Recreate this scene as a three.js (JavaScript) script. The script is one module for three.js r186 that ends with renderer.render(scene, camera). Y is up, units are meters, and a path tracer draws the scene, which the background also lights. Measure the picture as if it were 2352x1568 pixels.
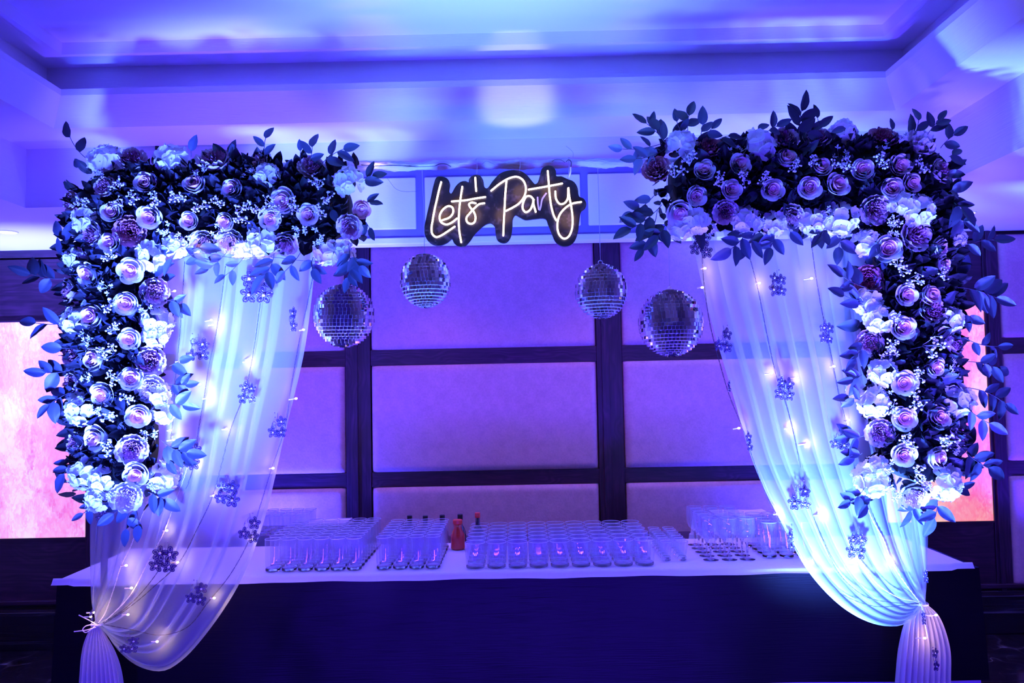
import * as THREE from 'three';
import { mergeGeometries, mergeVertices } from 'three/addons/utils/BufferGeometryUtils.js';
import { RoundedBoxGeometry } from 'three/addons/geometries/RoundedBoxGeometry.js';
import { RectAreaLightUniformsLib } from 'three/addons/lights/RectAreaLightUniformsLib.js';

// ───────────────────────── camera, exposure, light ─────────────────────────
const W = 2352, H = 1568, F = 1900, D2R = Math.PI / 180;
const scene = new THREE.Scene();
scene.background = new THREE.Color(0, 0, 0);
const camera = new THREE.PerspectiveCamera(2 * Math.atan(H / 2 / F) / D2R, W / H, 0.05, 60);
camera.rotation.order = 'YXZ';
camera.position.set(0, 1.55, 0);
camera.rotation.set(2.89 * D2R, 0.4 * D2R, -1.1 * D2R);
camera.updateMatrixWorld(true);
camera.updateProjectionMatrix();
const renderer = new THREE.WebGLRenderer({ antialias: true });
renderer.toneMapping = THREE.LinearToneMapping;
renderer.toneMappingExposure = 1.0;
renderer.shadowMap.enabled = true;
RectAreaLightUniformsLib.init();

const VIOLET = [0.155, 0.062, 1.0], BLUE = [0.085, 0.032, 1.0], CYAN = [0.16, 0.36, 1.0], PALE = [0.34, 0.55, 1.0], WARM = [1.0, 0.55, 0.3], DOWNC = [1, 0.29, 0.43], DOWN = 0.95;
const V3 = (x, y, z) => new THREE.Vector3(x, y, z);
const NUM = {};
const numbered = (n) => { NUM[n] = (NUM[n] ?? -1) + 1; return NUM[n] ? `${n}_${String(NUM[n]).padStart(3, '0')}` : n; };
function rng(seed) { let a = seed >>> 0; return () => { a = (a + 0x6d2b79f5) | 0; let t = Math.imul(a ^ (a >>> 15), 1 | a); t = (t + Math.imul(t ^ (t >>> 7), 61 | t)) ^ t; return ((t ^ (t >>> 14)) >>> 0) / 4294967296; }; }
const lerp = (a, b, t) => a + (b - a) * t, clamp = (x, a, b) => Math.min(b, Math.max(a, x)), smooth = (a, b, x) => { const t = clamp((x - a) / (b - a), 0, 1); return t * t * (3 - 2 * t); };
const std = (o) => new THREE.MeshStandardMaterial({ side: THREE.DoubleSide, ...o });
const phys = (o) => new THREE.MeshPhysicalMaterial({ side: THREE.DoubleSide, ...o });
const lin = (r, g, b) => new THREE.Color().setRGB(r, g, b);
// the point on the vertical plane at distance d that shows at photo pixel (px, py)
function at(px, py, d) {
  const p = V3(px / W * 2 - 1, 1 - py / H * 2, 0.5).unproject(camera).sub(camera.position);
  return p.multiplyScalar(-d / p.z).add(camera.position);
}
function shade(o) { o.traverse((m) => { if (m.isMesh) { m.castShadow = true; m.receiveShadow = true; } }); return o; }
function tag(o, label, category, group) { o.userData = { ...o.userData, label, category }; if (group) o.userData.group = group; return o; }
function thing(name, label, category, pos = V3(0, 0, 0), group) {
  const o = new THREE.Group(); o.name = numbered(name); o.position.copy(pos); scene.add(o); o.updateMatrixWorld(true);
  return tag(o, label, category, group);
}
function struct(name) { const o = new THREE.Group(); o.name = name; o.userData.kind = 'structure'; scene.add(o); return o; }
function part(name, geo, mat, parent, label) {
  const m = new THREE.Mesh(geo, mat); m.name = numbered(name); parent.add(m); if (label) m.userData.label = label; m.castShadow = m.receiveShadow = true; return m;
}
// put a child where a world matrix says
function place(child, parent, m4) { parent.updateWorldMatrix(true, false); child.matrix.copy(parent.matrixWorld).invert().multiply(m4); child.matrix.decompose(child.position, child.quaternion, child.scale); return child; }
function basis(pos, axisY, axisZ, s = 1) {  // local y along axisY, local z as near axisZ as can be
  const y = axisY.clone().normalize(), z = axisZ.clone().sub(y.clone().multiplyScalar(axisZ.dot(y))).normalize(), x = y.clone().cross(z);
  return new THREE.Matrix4().makeBasis(x, y, z).scale(V3(s, s, s)).setPosition(pos);
}
function facing(pos, axisZ, roll, s) {  // local z along axisZ, turned by roll
  const z = axisZ.clone().normalize(), u = Math.abs(z.y) > 0.95 ? V3(1, 0, 0) : V3(0, 1, 0), x = u.cross(z).normalize(), y = z.clone().cross(x);
  return new THREE.Matrix4().makeBasis(x, y, z).multiply(new THREE.Matrix4().makeRotationZ(roll)).scale(V3(s, s, s)).setPosition(pos);
}
const box = (w, h, d, x = 0, y = 0, z = 0, r = 0) => (r ? new RoundedBoxGeometry(w, h, d, 3, r) : new THREE.BoxGeometry(w, h, d)).translate(x, y, z);
const boxy = (x0, x1, y0, y1, z0, z1, r) => box(x1 - x0, y1 - y0, z1 - z0, (x0 + x1) / 2, (y0 + y1) / 2, (z0 + z1) / 2, r);
function tube(pts, r, seg, rad = 6, closed = false) { return new THREE.TubeGeometry(new THREE.CatmullRomCurve3(pts, closed, 'centripetal'), seg ?? pts.length * 6, r, rad, closed); }
function grid(nu, nv, f) {  // a sheet from f(u, v) -> Vector3, uv in 0..1
  const pos = [], uv = [], idx = [];
  for (let j = 0; j <= nv; j++) for (let i = 0; i <= nu; i++) { const p = f(i / nu, j / nv); pos.push(p.x, p.y, p.z); uv.push(i / nu, j / nv); }
  for (let j = 0; j < nv; j++) for (let i = 0; i < nu; i++) { const a = j * (nu + 1) + i, b = a + 1, c = a + nu + 1, d = c + 1; idx.push(a, b, d, a, d, c); }
  const g = new THREE.BufferGeometry();
  g.setAttribute('position', new THREE.Float32BufferAttribute(pos, 3)); g.setAttribute('uv', new THREE.Float32BufferAttribute(uv, 2)); g.setIndex(idx); g.computeVertexNormals();
  return g;
}
const bare = (g) => { for (const k of Object.keys(g.attributes)) if (!['position', 'normal', 'uv'].includes(k)) g.deleteAttribute(k); return g.index ? g.toNonIndexed() : g; };
const join = (list) => mergeGeometries(list.map(bare));
const sphere = (r, x, y, z, ws = 10, hs = 8) => new THREE.SphereGeometry(r, ws, hs).translate(x, y, z);

// a PAR can: body, yoke, glowing lens and the spot light just before it
const M_can = std({ color: lin(0.02, 0.02, 0.022), roughness: 0.4, metalness: 0.3 });
function parCan(label, pos, target, color, cd, angle, penumbra, soft = 3, glow = 6) {
  const t = thing('par_can_light', label, 'stage light', pos);
  const dir = target.clone().sub(pos).normalize();
  const head = new THREE.Mesh(new THREE.LatheGeometry([[0, -0.17], [0.06, -0.165], [0.07, -0.12], [0.08, -0.02], [0.085, 0], [0.078, 0], [0.07, -0.03], [0, -0.03]].map(([a, b]) => new THREE.Vector2(a, b)), 24), M_can);
  head.name = 'housing'; head.quaternion.setFromUnitVectors(V3(0, 1, 0), dir); t.add(head);
  const lens = new THREE.Mesh(new THREE.CylinderGeometry(0.066, 0.066, 0.006, 24).translate(0, -0.02, 0), std({ color: lin(0.1, 0.1, 0.1), emissive: lin(...color), emissiveIntensity: glow }));
  lens.name = 'lens'; head.add(lens);
  const foot = new THREE.Mesh(join([tube([V3(-0.1, 0, 0), V3(-0.1, -0.06, 0), V3(0, -0.105, 0), V3(0.1, -0.06, 0), V3(0.1, 0, 0)], 0.008, 20, 6), box(0.16, 0.012, 0.1, 0, -0.112, 0)]), M_can);
  foot.name = 'yoke'; t.add(foot);
  const s = new THREE.SpotLight(lin(...color), cd, 0, angle * D2R, penumbra, 2);
  s.name = 'par_spot'; s.position.copy(dir).multiplyScalar(0.03); s.castShadow = true; s.shadow.radius = soft; s.shadow.mapSize.set(1024, 1024);
  t.add(s); s.target.position.copy(dir); t.add(s.target);
  shade(t); return t;
}
// colours are the lamp's own; intensity in candela
// in front of the bar, below the picture
parCan('black stage light on the floor before the left flower column, aimed up at its flowers', V3(-1.5, 0.12, -1.72), V3(-1.36, 1.66, -3.15), [0.062, 0.122, 1], 640, 14.5, 0.5, 10);
parCan('black floor stage light below the dark bottles, aimed at the left ceiling', V3(-0.45, 0.12, -3.12), V3(-1.3, 2.8, -3.65), [0.1, 0.05, 1], 75, 23, 0.9, 6);
parCan('black stage light on the floor at the right curtain foot, aimed up the cloth', V3(0.95, 0.12, -2.78), V3(1.29, 1.1, -3.3), [0.07, 0.17, 1], 215, 28, 0.75, 4);
parCan('black floor stage light below the shot glasses, aimed at the right ceiling', V3(0.42, 0.12, -3.12), V3(1.2, 2.8, -3.65), [0.075, 0.035, 1], 50, 23, 0.9, 6);
parCan('black stage light on the floor before the right flower column, aimed up at its flowers', V3(1.25, 0.12, -1.6), V3(1.5, 1.62, -3.15), [0.1, 0.075, 1], 150, 16, 0.7, 12);
parCan('black stage light on the floor at the middle of the bar, aimed up', V3(-0.3, 0.12, -1.9), V3(-0.2, 2.68, -3.65), [0.06, 0.185, 1], 115, 24, 0.8, 22);
parCan('small black stage light on the floor beside the middle one, narrow beam', V3(0.14, 0.12, -2.5), V3(0.02, 2.75, -3.62), [0.36, 0.42, 1], 40, 4.0, 0.5, 2);
for (const [x, w] of [[-1.1, 'leftmost'], [-0.35, 'second'], [0.4, 'third'], [1.15, 'rightmost']]) parCan(`black stage light, ${w} of the wide row on the floor before the bar`, V3(x, 0.12, -0.9), V3(x, 1.0, -3.4), [0.063, 0.012, 1], 14, 48, 0.8, 3);
parCan('black stage light on the floor of the hall, aimed straight at the ceiling', V3(0, 0.12, -1.9), V3(0, 3.1, -2.35), [0.1, 0.3, 1], 90, 26, 0.9, 8);
// behind the bar, near the wall
parCan('black stage light low behind the bar, behind the left curtain', V3(-1.55, 0.35, -4.92), V3(-1.5, 1.9, -4.5), [0.034, 0.034, 1], 28, 75, 0.6);
parCan('black stage light low behind the bar, behind the right curtain', V3(1.72, 0.35, -4.92), V3(1.65, 1.9, -4.5), [0.03, 0.028, 1], 16, 75, 0.6);
parCan('black stage light low at the wall left of the bar', V3(-3.4, 0.3, -4.5), V3(-2.85, 2.45, -5.08), [0.1, 0.14, 1], 150, 22, 0.9);
parCan('black stage light low at the wall right of the bar', V3(3.3, 0.3, -4.85), V3(2.9, 2.4, -4.95), [0.05, 0.02, 1], 20, 45, 0.9);

// ───────────────────────── textures ─────────────────────────
function noise2(seed, n) {  // tileable value noise, lattice n
  const r = rng(seed), g = Array.from({ length: n * n }, r);
  return (x, y) => { x = ((x % 1) + 1) % 1 * n; y = ((y % 1) + 1) % 1 * n; const i = Math.floor(x), j = Math.floor(y), a = x - i, b = y - j, s = a * a * (3 - 2 * a), t = b * b * (3 - 2 * b), q = (p, o) => g[(o % n) * n + (p % n)]; return lerp(lerp(q(i, j), q(i + 1, j), s), lerp(q(i, j + 1), q(i + 1, j + 1), s), t); };
}
function noiseXY(seed, nx, ny) {  // tileable, stretched lattice
  const r = rng(seed), g = Array.from({ length: nx * ny }, r);
  return (x, y) => { x = ((x % 1) + 1) % 1 * nx; y = ((y % 1) + 1) % 1 * ny; const i = Math.floor(x), j = Math.floor(y), a = x - i, b = y - j, s = a * a * (3 - 2 * a), t = b * b * (3 - 2 * b), q = (p, o) => g[(o % ny) * nx + (p % nx)]; return lerp(lerp(q(i, j), q(i + 1, j), s), lerp(q(i, j + 1), q(i + 1, j + 1), s), t); };
}
const nS1 = noiseXY(31, 9, 160), nS2 = noiseXY(32, 5, 70), nS3 = noiseXY(33, 14, 256), nS4 = noiseXY(34, 16, 64);
function texture(w, h, f, srgb, rx = 1, ry = 1) {
  const data = new Uint8Array(w * h * 4);
  for (let y = 0; y < h; y++) for (let x = 0; x < w; x++) { const c = f(x / w, y / h), o = (y * w + x) * 4; for (let k = 0; k < 3; k++) data[o + k] = clamp(Math.round((Array.isArray(c) ? c[k] : c) * 255), 0, 255); data[o + 3] = 255; }
  const t = new THREE.DataTexture(data, w, h); t.wrapS = t.wrapT = THREE.RepeatWrapping; t.magFilter = THREE.LinearFilter; t.minFilter = THREE.LinearFilter; if (srgb) t.colorSpace = THREE.SRGBColorSpace; t.repeat.set(rx, ry); t.needsUpdate = true; return t;
}
const nA = noise2(11, 8), nB = noise2(12, 16), nC = noise2(13, 64), nD = noise2(14, 4), nE = noise2(15, 128);
const T_wood = texture(512, 512, (u, v) => { const g = 0.5 + 0.5 * Math.sin((v * 22 + nA(u * 1, v) * 3.2 + nB(u, v * 2) * 1.2) * 6.283), f = nS1(u, v); const k = 0.55 + 0.3 * g * nB(u, v) + 0.25 * (f - 0.5); return [0.35 * k, 0.18 * k, 0.29 * k]; }, true);
const T_fabric = texture(512, 512, (u, v) => { const k = 0.9 + 0.045 * (nC(u, v) - 0.5) + 0.05 * (nB(u, v) - 0.5) + 0.03 * (nE(u, v) - 0.5); return [0.93 * k, 0.74 * k, 0.72 * k]; }, true);
const T_fabricBump = texture(256, 256, (u, v) => 0.5 * nE(u, v) + 0.5 * nC(u, v), false);
const fbm = (u, v) => 0.4 * nD(u, v) + 0.25 * nA(u, v) + 0.15 * nB(u, v) + 0.12 * nC(u, v) + 0.08 * nE(u, v);
const T_onyx = texture(512, 512, (u, v) => {
  const a = u + 0.16 * (fbm(v + 0.3, u) - 0.5), b = v + 0.2 * (fbm(u + 0.6, v + 0.1) - 0.5), cl = smooth(0.3, 0.68, fbm(a, b)), vein = Math.pow(1 - Math.abs(2 * fbm(a + 0.37, b * 1 + 0.2) - 1), 14) * (0.4 + 0.6 * nC(v, u)), fine = (nE(u, v) - 0.5) * 0.06 + (nC(a, b) - 0.5) * 0.1;
  return [1 - 0.06 * vein, clamp(0.66 + 0.3 * cl - 0.3 * vein + fine, 0, 1), clamp(0.86 + 0.14 * cl - 0.14 * vein + fine * 0.6, 0, 1)];
}, true);
const T_onyxWarm = texture(512, 512, (u, v) => {
  const a = u + 0.16 * (fbm(v + 0.3, u) - 0.5), b = v + 0.12 * (fbm(u + 0.6, v + 0.1) - 0.5), cl = smooth(0.3, 0.68, fbm(a * 1, b)), vein = Math.pow(1 - Math.abs(2 * fbm(a + 0.37, b + 0.2) - 1), 12) * (0.4 + 0.6 * nC(v, u)), fine = (nC(a, b) - 0.5) * 0.1;
  return [1, clamp(0.55 + 0.26 * cl - 0.22 * vein + fine, 0, 1), clamp(0.44 + 0.26 * cl - 0.26 * vein + fine, 0, 1)];
}, true);
const T_marble = texture(512, 512, (u, v) => { const w = nA(u, v) * 0.4 + nB(u, v) * 0.2, vein = Math.pow(1 - Math.abs(2 * nA(u + w * 0.4, v + w * 0.5) - 1), 26), k = 0.07 + 0.04 * nC(u, v) + 0.4 * vein * nB(v, u); return [k, k, k * 1.05]; }, true);
const T_skirt = texture(512, 512, (u, v) => { const s = noiseS(u, v); return s; }, false);
function noiseS(u, v) { return 0.4 * nS1(u, v) + 0.3 * nS2(u, v + nA(u, v) * 0.03) + 0.3 * nS3(u, v); }
const T_skirtCol = texture(512, 512, (u, v) => { const k = 0.5 + 0.9 * noiseS(u, v); return [0.025 * k, 0.015 * k, 0.045 * k]; }, true);
const T_cloth = texture(512, 512, (u, v) => 0.5 * nS4(u, v) + 0.3 * nE(u, v) + 0.2 * nA(u, v), false);
const T_wrap = texture(256, 256, (u, v) => 0.6 * nB(u, v) + 0.4 * nS4(u, v), false);
const T_voile = texture(256, 256, (u, v) => 0.7 * nE(u, v) + 0.3 * nC(u, v), false);
const T_plaster = texture(256, 256, (u, v) => 0.6 * nE(u, v) + 0.4 * nC(u, v), false);
const T_board = texture(256, 256, (u, v) => { const k = 0.10 + 0.16 * smooth(0.45, 0.8, nB(u, v) * 0.6 + nC(u, v) * 0.4); return [k * 1.0, k * 0.8, k * 0.85]; }, true);
const rep = (t, x, y) => { const c = t.clone(); c.repeat.set(x, y); c.needsUpdate = true; return c; };

// ───────────────────────── materials ─────────────────────────
const M = {
  plaster: std({ color: lin(0.77, 0.69, 0.8), roughness: 0.85, bumpMap: T_plaster, bumpScale: 0.0006 }),
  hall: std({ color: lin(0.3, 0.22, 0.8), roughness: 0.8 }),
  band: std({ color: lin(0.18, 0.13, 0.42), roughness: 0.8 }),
  wood: std({ map: T_wood, roughness: 0.42 }),
  woodV: std({ map: (() => { const t = T_wood.clone(); t.rotation = Math.PI / 2; t.needsUpdate = true; return t; })(), roughness: 0.42 }),
  fabric: std({ map: T_fabric, roughness: 0.9, bumpMap: T_fabricBump, bumpScale: 0.0008 }),
  marble: std({ map: T_marble, roughness: 0.12 }),
  skirt: phys({ map: T_skirtCol, roughness: 0.5, specularIntensity: 0.45, bumpMap: T_skirt, bumpScale: 0.0008 }),
  cloth: std({ color: lin(0.82, 0.76, 0.82), roughness: 0.85, bumpMap: T_cloth, bumpScale: 0.002 }),
  wrap: std({ color: lin(0.62, 0.6, 0.72), roughness: 0.6, bumpMap: T_wrap, bumpScale: 0.004 }),
  voile: phys({ color: lin(0.6, 0.72, 0.78), roughness: 0.95, transmission: 0.5, thickness: 0, transparent: true, opacity: 0.44, bumpMap: T_voile, bumpScale: 0.0004 }),
  voileTail: phys({ color: lin(0.85, 0.83, 0.88), roughness: 0.95, transmission: 0.4, thickness: 0, transparent: true, opacity: 0.7 }),
  ribbon: std({ color: lin(0.85, 0.82, 0.85), roughness: 0.7 }),
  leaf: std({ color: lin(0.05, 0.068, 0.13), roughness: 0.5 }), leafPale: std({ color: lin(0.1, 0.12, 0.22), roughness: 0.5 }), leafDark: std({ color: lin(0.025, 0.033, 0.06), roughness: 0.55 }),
  stem: std({ color: lin(0.06, 0.05, 0.08), roughness: 0.7 }),
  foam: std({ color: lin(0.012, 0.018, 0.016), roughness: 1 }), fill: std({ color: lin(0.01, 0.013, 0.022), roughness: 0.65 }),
  rose: phys({ color: lin(0.9, 0.9, 0.9), roughness: 0.65, transmission: 0.15, thickness: 0 }), roseHeart: std({ color: lin(0.85, 0.5, 0.62), roughness: 0.65 }),
  rosePink: phys({ color: lin(0.88, 0.5, 0.55), roughness: 0.65, transmission: 0.15, thickness: 0 }),
  peony: phys({ color: lin(0.72, 0.6, 0.66), roughness: 0.65, transmission: 0.15, thickness: 0 }), peonyHeart: std({ color: lin(0.4, 0.17, 0.3), roughness: 0.65 }),
  peonyCream: phys({ color: lin(0.85, 0.82, 0.8), roughness: 0.65, transmission: 0.15, thickness: 0 }), peonyCreamHeart: std({ color: lin(0.7, 0.5, 0.58), roughness: 0.65 }),
  peonyDusk: phys({ color: lin(0.5, 0.22, 0.3), roughness: 0.65, transmission: 0.1, thickness: 0 }), peonyDuskHeart: std({ color: lin(0.35, 0.1, 0.16), roughness: 0.65 }),
  hydrangea: phys({ color: lin(0.84, 0.86, 0.86), roughness: 0.6, transmission: 0.3, thickness: 0 }),
  berry: std({ color: lin(0.75, 0.76, 0.85), roughness: 0.35 }), sprig: std({ color: lin(0.6, 0.66, 0.75), roughness: 0.5 }),
  tile: std({ color: lin(0.95, 0.95, 0.97), roughness: 0.03, metalness: 1 }), grout: std({ color: lin(0.5, 0.48, 0.62), roughness: 0.6 }),
  chrome: std({ color: lin(0.8, 0.8, 0.85), roughness: 0.25, metalness: 1 }), cord: std({ color: lin(0.45, 0.42, 0.5), roughness: 0.7 }),
  wireDark: std({ color: lin(0.03, 0.025, 0.05), roughness: 0.6 }), wireClear: std({ color: lin(0.7, 0.7, 0.75), roughness: 0.4 }),
  bead: phys({ color: lin(0.05, 0.03, 0.12), roughness: 0.2, clearcoat: 1, clearcoatRoughness: 0.1 }), beadWire: std({ color: lin(0.25, 0.2, 0.36), roughness: 0.3, metalness: 0.8 }), beadClear: phys({ color: lin(0.7, 0.65, 0.8), roughness: 0.1, clearcoat: 1 }),
  bulb: std({ color: lin(0.8, 0.7, 0.6), emissive: lin(1.0, 0.72, 0.42), emissiveIntensity: 14 }), bulbHolder: std({ color: lin(0.8, 0.75, 0.75), roughness: 0.4 }),
  neon: std({ color: lin(0.9, 0.85, 0.8), emissive: lin(1.0, 0.74, 0.47), emissiveIntensity: 3.4 }), neonOff: phys({ color: lin(0.62, 0.45, 0.72), roughness: 0.35 }), board: phys({ map: T_board, roughness: 0.35, clearcoat: 0.3, clearcoatRoughness: 0.3 }),
  pane: phys({ color: lin(0.93, 0.93, 0.97), roughness: 0.03, transmission: 0.9, thickness: 0, ior: 1.75 }), glass: phys({ color: lin(0.9, 0.9, 0.97), roughness: 0.02, transmission: 1, thickness: 0.01, ior: 1.5 }),
  lip: phys({ color: lin(0.85, 0.85, 0.95), roughness: 0.12, transmission: 0.45, thickness: 0 }),
  ketchup: phys({ color: lin(0.75, 0.035, 0.02), roughness: 0.25, clearcoat: 1, clearcoatRoughness: 0.05 }), capRed: std({ color: lin(0.9, 0.07, 0.035), roughness: 0.4 }), capBlack: std({ color: lin(0.015, 0.015, 0.02), roughness: 0.4 }), bottleDark: phys({ color: lin(0.02, 0.015, 0.03), roughness: 0.12, clearcoat: 1 }), labelWhite: std({ color: lin(0.8, 0.76, 0.8), roughness: 0.6 }),
  napkin: std({ color: lin(0.9, 0.8, 0.84), roughness: 0.9 }), rack: std({ color: lin(0.35, 0.25, 0.5), roughness: 0.5 }), metalStand: std({ color: lin(0.1, 0.1, 0.13), roughness: 0.6 }),
};
M.wood.map.repeat.set(1, 1);

// ───────────────────────── the room ─────────────────────────
const XL = -3.8, XR = 3.8, ZB = -5.2, ZF = 3.0;
{
  const f = struct('floor');
  part('floor_slab', boxy(XL - 0.2, XR + 0.2, -0.2, -0.012, ZB - 0.2, ZF + 0.2), M.marble, f);
  for (let i = 0; i < 8; i++) for (let j = 0; j < 9; j++) { const x = XL + i * 0.95, z = ZB + j * 0.92; const g = boxy(x + 0.002, x + 0.948, -0.012, 0, z + 0.002, Math.min(z + 0.918, ZF - 0.002), 0.002); part('tile', g, M.marble, f); }
}
{ // side and front walls with thickness
  for (const [n, g] of [['wall_left', boxy(XL - 0.2, XL, -0.2, 3.4, ZB - 0.3, ZF + 0.2)], ['wall_right', boxy(XR, XR + 0.2, -0.2, 3.4, ZB - 0.3, ZF + 0.2)], ['wall_front', boxy(XL - 0.2, XR + 0.2, -0.2, 3.4, ZF, ZF + 0.2)]]) {
    const m = new THREE.Mesh(g, n === 'wall_front' ? M.hall : M.plaster); m.name = n; m.userData.kind = 'structure'; scene.add(m); shade(m);
  }
}
{ // ceiling: stepped tray, swept round its rectangle
  const c = struct('ceiling');
  const R = { x0: at(140, 212, 3.6).x, x1: at(2035, 186, 3.6).x, z0: -3.6, z1: 1.6 };
  const ring = (o) => [[R.x0 - o, R.z0 - o], [R.x1 + o, R.z0 - o], [R.x1 + o, R.z1 + o], [R.x0 - o, R.z1 + o]];
  const ringX = (o, p) => (p === 'room' ? [[XL, ZB], [XR, ZB], [XR, ZF], [XL, ZF]] : ring(o));
  function strip(name, a, ya, b, yb, mat = M.plaster) {
    const list = [];
    for (let k = 0; k < 4; k++) {
      const A0 = a[k], A1 = a[(k + 1) % 4], B0 = b[k], B1 = b[(k + 1) % 4];
      list.push(grid(12, 1, (u, v) => V3(lerp(lerp(A0[0], A1[0], u), lerp(B0[0], B1[0], u), v), lerp(ya, yb, v), lerp(lerp(A0[1], A1[1], u), lerp(B0[1], B1[1], u), v))));
    }
    part(name, join(list), mat, c);
  }
  const r0 = ring(-0.01), r0b = ring(0), rW = ring(0.15), rL = ring(0), rS = ring(0.07), rF = ring(0.38), room = ringX(0, 'room');
  part('ceiling_panel', boxy(R.x0 - 0.02, R.x1 + 0.02, 3.10, 3.14, R.z0 - 0.02, R.z1 + 0.02), M.plaster, c);
  strip('recess_step', r0, 3.1, r0b, 3.05);
  strip('recess_margin', r0b, 3.05, rW, 3.05);
  strip('recess_wall', rW, 3.05, rW, 2.893);
  strip('cove_shelf', rW, 2.893, rL, 2.893);
  strip('cove_lip', rL, 2.893, rL, 2.865);
  strip('cove_slope', rL, 2.865, rS, 2.74);
  strip('upper_soffit', rS, 2.74, rF, 2.74);
  strip('fascia', rF, 2.74, rF, 2.45);
  strip('lower_soffit', rF, 2.45, room, 2.45);
  part('ceiling_slab', boxy(XL - 0.2, XR + 0.2, 3.2, 3.4, ZB - 0.3, ZF + 0.2), M.plaster, c);
  // header beam with raised panels, hung from the fascia over the bar
  const hb = struct('trim_1'); const zf = R.z0 - 0.38 + 0.06, x0 = at(230, 450, -zf).x, x1 = at(2120, 430, -zf).x, yT = at(1176, 386, -zf).y, yB = at(1176, 556, -zf).y, yb = at(1176, 541, -zf).y;
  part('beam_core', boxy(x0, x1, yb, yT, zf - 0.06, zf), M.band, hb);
  part('beam_moulding', boxy(x0, x1, yB, yb, zf - 0.075, zf + 0.014, 0.006), M.plaster, hb);
  const y0 = at(1176, 522, -zf).y, y1 = at(1176, 404, -zf).y;
  for (const [a, b] of [[300, 605], [622, 956], [976, 1333], [1350, 1690], [1707, 2050]]) part('beam_panel', boxy(at(a, 460, -zf).x, at(b, 460, -zf).x, y0, y1, zf, zf + 0.014, 0.006), M.plaster, hb);
}
{ // back wall: wood frame, upholstered panels, backlit stone
  const w = struct('wall_back');
  const Y = (py) => at(1176, py, 5.2).y, X = (px, py = 900) => at(px, py, 5.2).x;
  part('wall_core', boxy(XL - 0.2, XR + 0.2, -0.2, 3.4, ZB - 0.3, ZB - 0.03), M.wood, w);
  const bays = [[275, 795], [852, 1372], [1430, 1950], [2304, 2824]].map(([a, b]) => [X(a), X(b)]);
  const rails = [[2.50, 2.437], [1.762, 1.688], [0.998, 0.93], [0.235, 0.165]];
  // wood: stiles between the bays, rails across them
  for (const [a, b] of [[X(200), X(275)], [X(795), X(852)], [X(1372), X(1430)], [X(1950), X(2025)], [X(2268), X(2304)]]) {
    const m = (a + b) / 2, h = (b - a) / 2;
    part('wood_stile', join([boxy(a, b, 0, 2.45, ZB - 0.03, ZB + 0.012, 0.003), boxy(m - h * 0.62, m - h * 0.02, 0, 2.45, ZB, ZB + 0.024, 0.003)].map((g) => { const p = g.attributes.position, u = g.attributes.uv; for (let i = 0; i < p.count; i++) u.setXY(i, p.getX(i) * 1.4, p.getY(i) * 0.7); return g; })), M.woodV, w);
  }
  for (const [a, b] of bays) {
    for (const [t, o] of rails) if (t < 2.49) part('wood_rail', (() => { const g = boxy(a, Math.min(b, XR), o - 0.012, t + 0.012, ZB - 0.03, ZB + 0.008, 0.003), p = g.attributes.position, u = g.attributes.uv; for (let i = 0; i < p.count; i++) u.setXY(i, p.getX(i) * 0.9, p.getY(i) * 1.6); return g; })(), M.wood, w);
    for (let k = 0; k < 3; k++) {
      const y1 = rails[k][1] - 0.008, y0 = rails[k + 1][0] + 0.008, ww = Math.min(b, XR + 0.3) - a - 0.008, hh = y1 - y0, ds = 0.045;
      const g = grid(60, 40, (u, v) => {   // pillowed front that curls back to the wall
        const ex = Math.min(u, 1 - u) * ww, ey = Math.min(v, 1 - v) * hh, k2 = (e) => { const t = clamp(e / ds, 0, 1); return Math.sqrt(1 - (1 - t) * (1 - t)); };
        return V3(a + 0.004 + ww * (0.5 - 0.5 * Math.cos(Math.PI * clamp(u, 0, 1)) * 1), y0 + hh * (0.5 - 0.5 * Math.cos(Math.PI * v)), 0);
      });
      const p = g.attributes.position, uv = g.attributes.uv;
      for (let i = 0; i < p.count; i++) {
        const ex = Math.min(p.getX(i) - a - 0.004, a + 0.004 + ww - p.getX(i)), ey = Math.min(p.getY(i) - y0, y0 + hh - p.getY(i)), q = (e) => { const t = clamp(e / ds, 0, 1); return Math.sqrt(Math.max(0, 1 - (1 - t) * (1 - t))); };
        p.setZ(i, ZB - 0.015 + 0.045 * Math.min(q(ex), 1) * Math.min(q(ey), 1)); uv.setXY(i, p.getX(i) * 1.6, p.getY(i) * 1.6);
      }
      g.computeVertexNormals();
      part('upholstered_panel', g, M.fabric, w);
    }
  }
  // the two piers: dark wood above and below a backlit stone panel
  for (const [a, b] of [[X(-58), X(200)], [X(2025), X(2268)]]) {
    const wd = (y0, y1, z) => { const g = boxy(a, b, y0, y1, ZB - 0.03, z, 0.003), p = g.attributes.position, u = g.attributes.uv; for (let i = 0; i < p.count; i++) u.setXY(i, p.getX(i) * 0.7, p.getY(i) * 1.1); return g; };
    part('wood_panel', wd(2.0, 2.395, ZB + 0.004), M.wood, w); part('wood_panel', wd(0.18, 0.635, ZB + 0.004), M.wood, w);
    part('wood_rail', wd(2.405, 2.45, ZB + 0.02), M.wood, w);
  }
  part('wood_panel', (() => { const g = boxy(XL, X(-58), 0.18, 2.45, ZB - 0.03, ZB + 0.004, 0.003); return g; })(), M.woodV, w);
  part('dado_rail', boxy(XL, XR, 0.235, 0.262, ZB - 0.03, ZB + 0.03, 0.006), M.wood, w);
  part('stone_plinth', boxy(XL, XR, 0.0, 0.225, ZB - 0.02, ZB + 0.16, 0.006), M.marble, w);
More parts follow.
